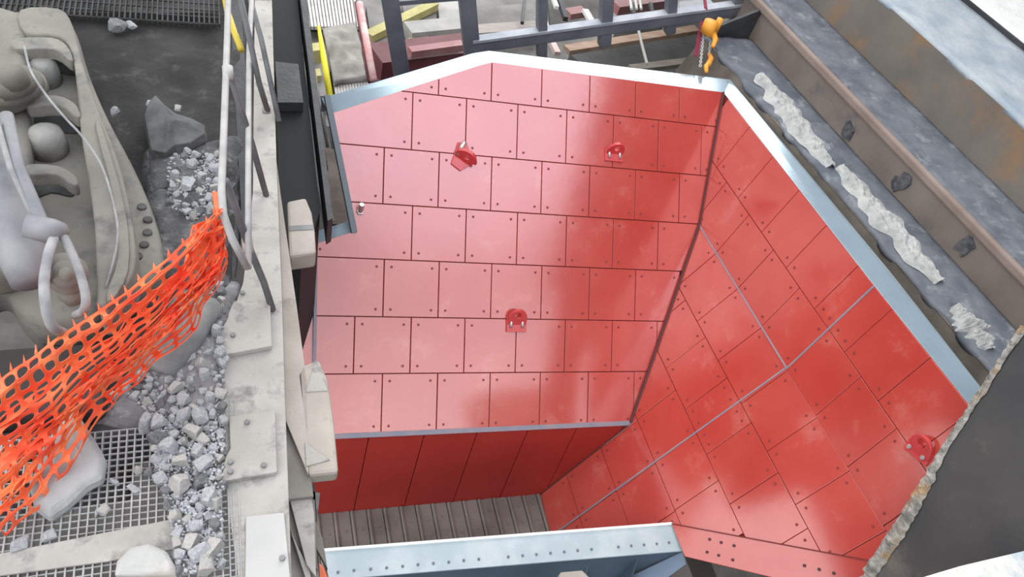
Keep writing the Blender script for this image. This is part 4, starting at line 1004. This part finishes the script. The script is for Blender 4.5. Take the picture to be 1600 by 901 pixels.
for x, la in ((987, 'left one of two dark struts by the faded red channel'), (1016, 'right one of two dark struts by the faded red channel')):
    barf('dark_strut', (x, 6), (x + 3, 24), .06, .06, ZL + .9, DARKST, la, 'strut')
for k, x in enumerate((984, 992, 999)):
    m = MB(); m.tube([Z((x, -8), ZL + 1.4), Z((x + 3, 14), ZL + 1.4)], .02, 8); tag(m.build('white_rod', WHITEP), 'thin white rod hanging in front of the faded red channel', 'rod', 'white rods by the red channel')
# timbers
m = MB(); m.bar(Z((885, 78), -1.3), Z((1088, 46), -1.3), .13, .06); tag(m.build('timber_plank', WOOD, bevel=.004), 'long brown timber plank lying behind the white hopper rim', 'plank')
m = MB(); m.bar(Z((985, 108), -1.6), Z((1082, 96), -1.6), .12, .06); tag(m.build('timber_plank', mat('grey_timber', (.26, .23, .19), (.34, .31, .26), 3, rough=.8, stretch=(1, 8, 8)), bevel=.004), 'shorter greyish timber plank beside the hoist chain', 'plank')
onfloor('dirt_slope', ((890, 84), (1080, 56), (1130, 100), (1110, 122), (905, 96)), .25, mat('dirt_slope_m', (.055, .055, .055), (.10, .10, .10), 2, rough=1, bump=.6), 'dark dirt bank below the timber planks', 'bank', z=-2.6)
onfloor('corner_block', ((1120, 20), (1195, 10), (1165, 100), (1125, 95)), .4, mat('corner_block_m', (.17, .165, .15), (.28, .27, .25), 3, rough=.9, bump=.5), 'mottled grey block right of the orange hoist', 'block', z=-2.8)
onfloor('dark_pit_cover', ((1095, 84), (1150, 80), (1150, 118), (1100, 118)), .1, BLACK, 'black cover right under the orange hook', 'cover', z=-2.0)
m = MB(); m.bar(Z((1136, 22), -1.0), Z((1150, 34), -1.0), .10, .03); tag(m.build('white_bracket', WHITEP), 'small white bracket right of the orange hoist', 'bracket')
m = MB(); m.tube([Z((1154, 20), -.9), Z((1148, 60), -1.0), Z((1136, 100), -1.1)], .03, 8); tag(m.build('pale_post', mat('khaki_post', (.33, .31, .25), (.42, .40, .33), 5, rough=.8)), 'khaki leaning post between the hoist and the stepped beams', 'post')
m = MB(); m.tube([Z((996, 40), -1.1), Z((1003, 70), -1.1), Z((1011, 100), -1.1)], .018, 8); tag(m.build('steel_rope', mat('rope_grey', (.42, .41, .38), rough=.7)), 'pale rope crossing the long timber plank', 'rope')
# hoist
hs = thing('chain_hoist', Z((1105, 60), -.6), 'orange lever chain hoist with hook and grey chain hanging behind the rim', 'hoist')
m = MB(); c_ = Z((1108, 42), -.3); m.tube([c_ - (0.01, 0, .075), c_ - (0, 0, .07), c_ + (0, 0, .06), c_ + (0, 0, .075)], [.04, .075, .075, .04], 16); m.build('hoist_body', ORG, hs, smooth=True)
m = MB(); c2_ = Z((1121, 40), -.3); m.tube([c2_ - (0, 0, .08), c2_ + (0, 0, .08)], .035, 12); m.build('gear_cover', ORG, hs, smooth=True)
m = MB(); m.tube([Z((1114, 52), -.35), Z((1118, 62), -.38), Z((1114, 73), -.4)], [.035, .03, .02], 12); m.build('lever', ORG, hs, smooth=True)
m = MB(); m.tube([Z(p, -.5) for p in ((1108, 84), (1111, 92), (1107, 100), (1103, 104), (1104, 112))], [.02, .028, .03, .026, .018], 10); m.build('hook', ORG, hs, smooth=True)
for pa, pb in (((1100, 50), (1094, 104)), ((1111, 55), (1108, 86))):
    a, b = Z(pa, -.4), Z(pb, -.5); L = np.linalg.norm(b - a); n = int(L / .03); m = MB(); d = unit(b - a)
    s_a = unit(np.cross(d, UP)); s_b = np.cross(d, s_a)
    for k in range(n):
        c_ = a + (b - a) * (k + .5) / n; sv = s_a if k % 2 else s_b
        loop = [c_ + d * .021 * math.cos(t) + sv * .012 * math.sin(t) for t in [2 * math.pi * q_ / 10 for q_ in range(11)]]
        m.tube(loop, .005, 6)
    m.build('chain', mat('chain_grey', (.55, .55, .54), rough=.4, metal=.5), hs, smooth=True)
m = MB(); a, b = Z((1097, 34), -.35), Z((1087, 88), -.5); m.bar(a, b, .045, .008, np.array([0, -.6, .8])); tag(m.build('lifting_sling', SLING), 'dark maroon lifting sling left of the orange hoist', 'sling')
m = MB(); a, b = Z((1100, -10), -.1), Z((1103, 14), -.1); m.bar(a, b, .04, .008, np.array([0, -.6, .8])); tag(m.build('lifting_sling', SLING), 'short maroon sling end above the rail at the top', 'sling')

# added unseen dark walls, far left and right, that block sky reflections
m = MB(); m.abox(-8, .35, 14, 14.4, -4.6, 13); o = m.build('sky_blocker_far', DARKST); tag(o, kind='structure')
m = MB(); m.abox(8.9, 9.4, -6, 10.3, -4.6, 10.2); o = m.build('sky_blocker_right', BLACK); tag(o, kind='structure')
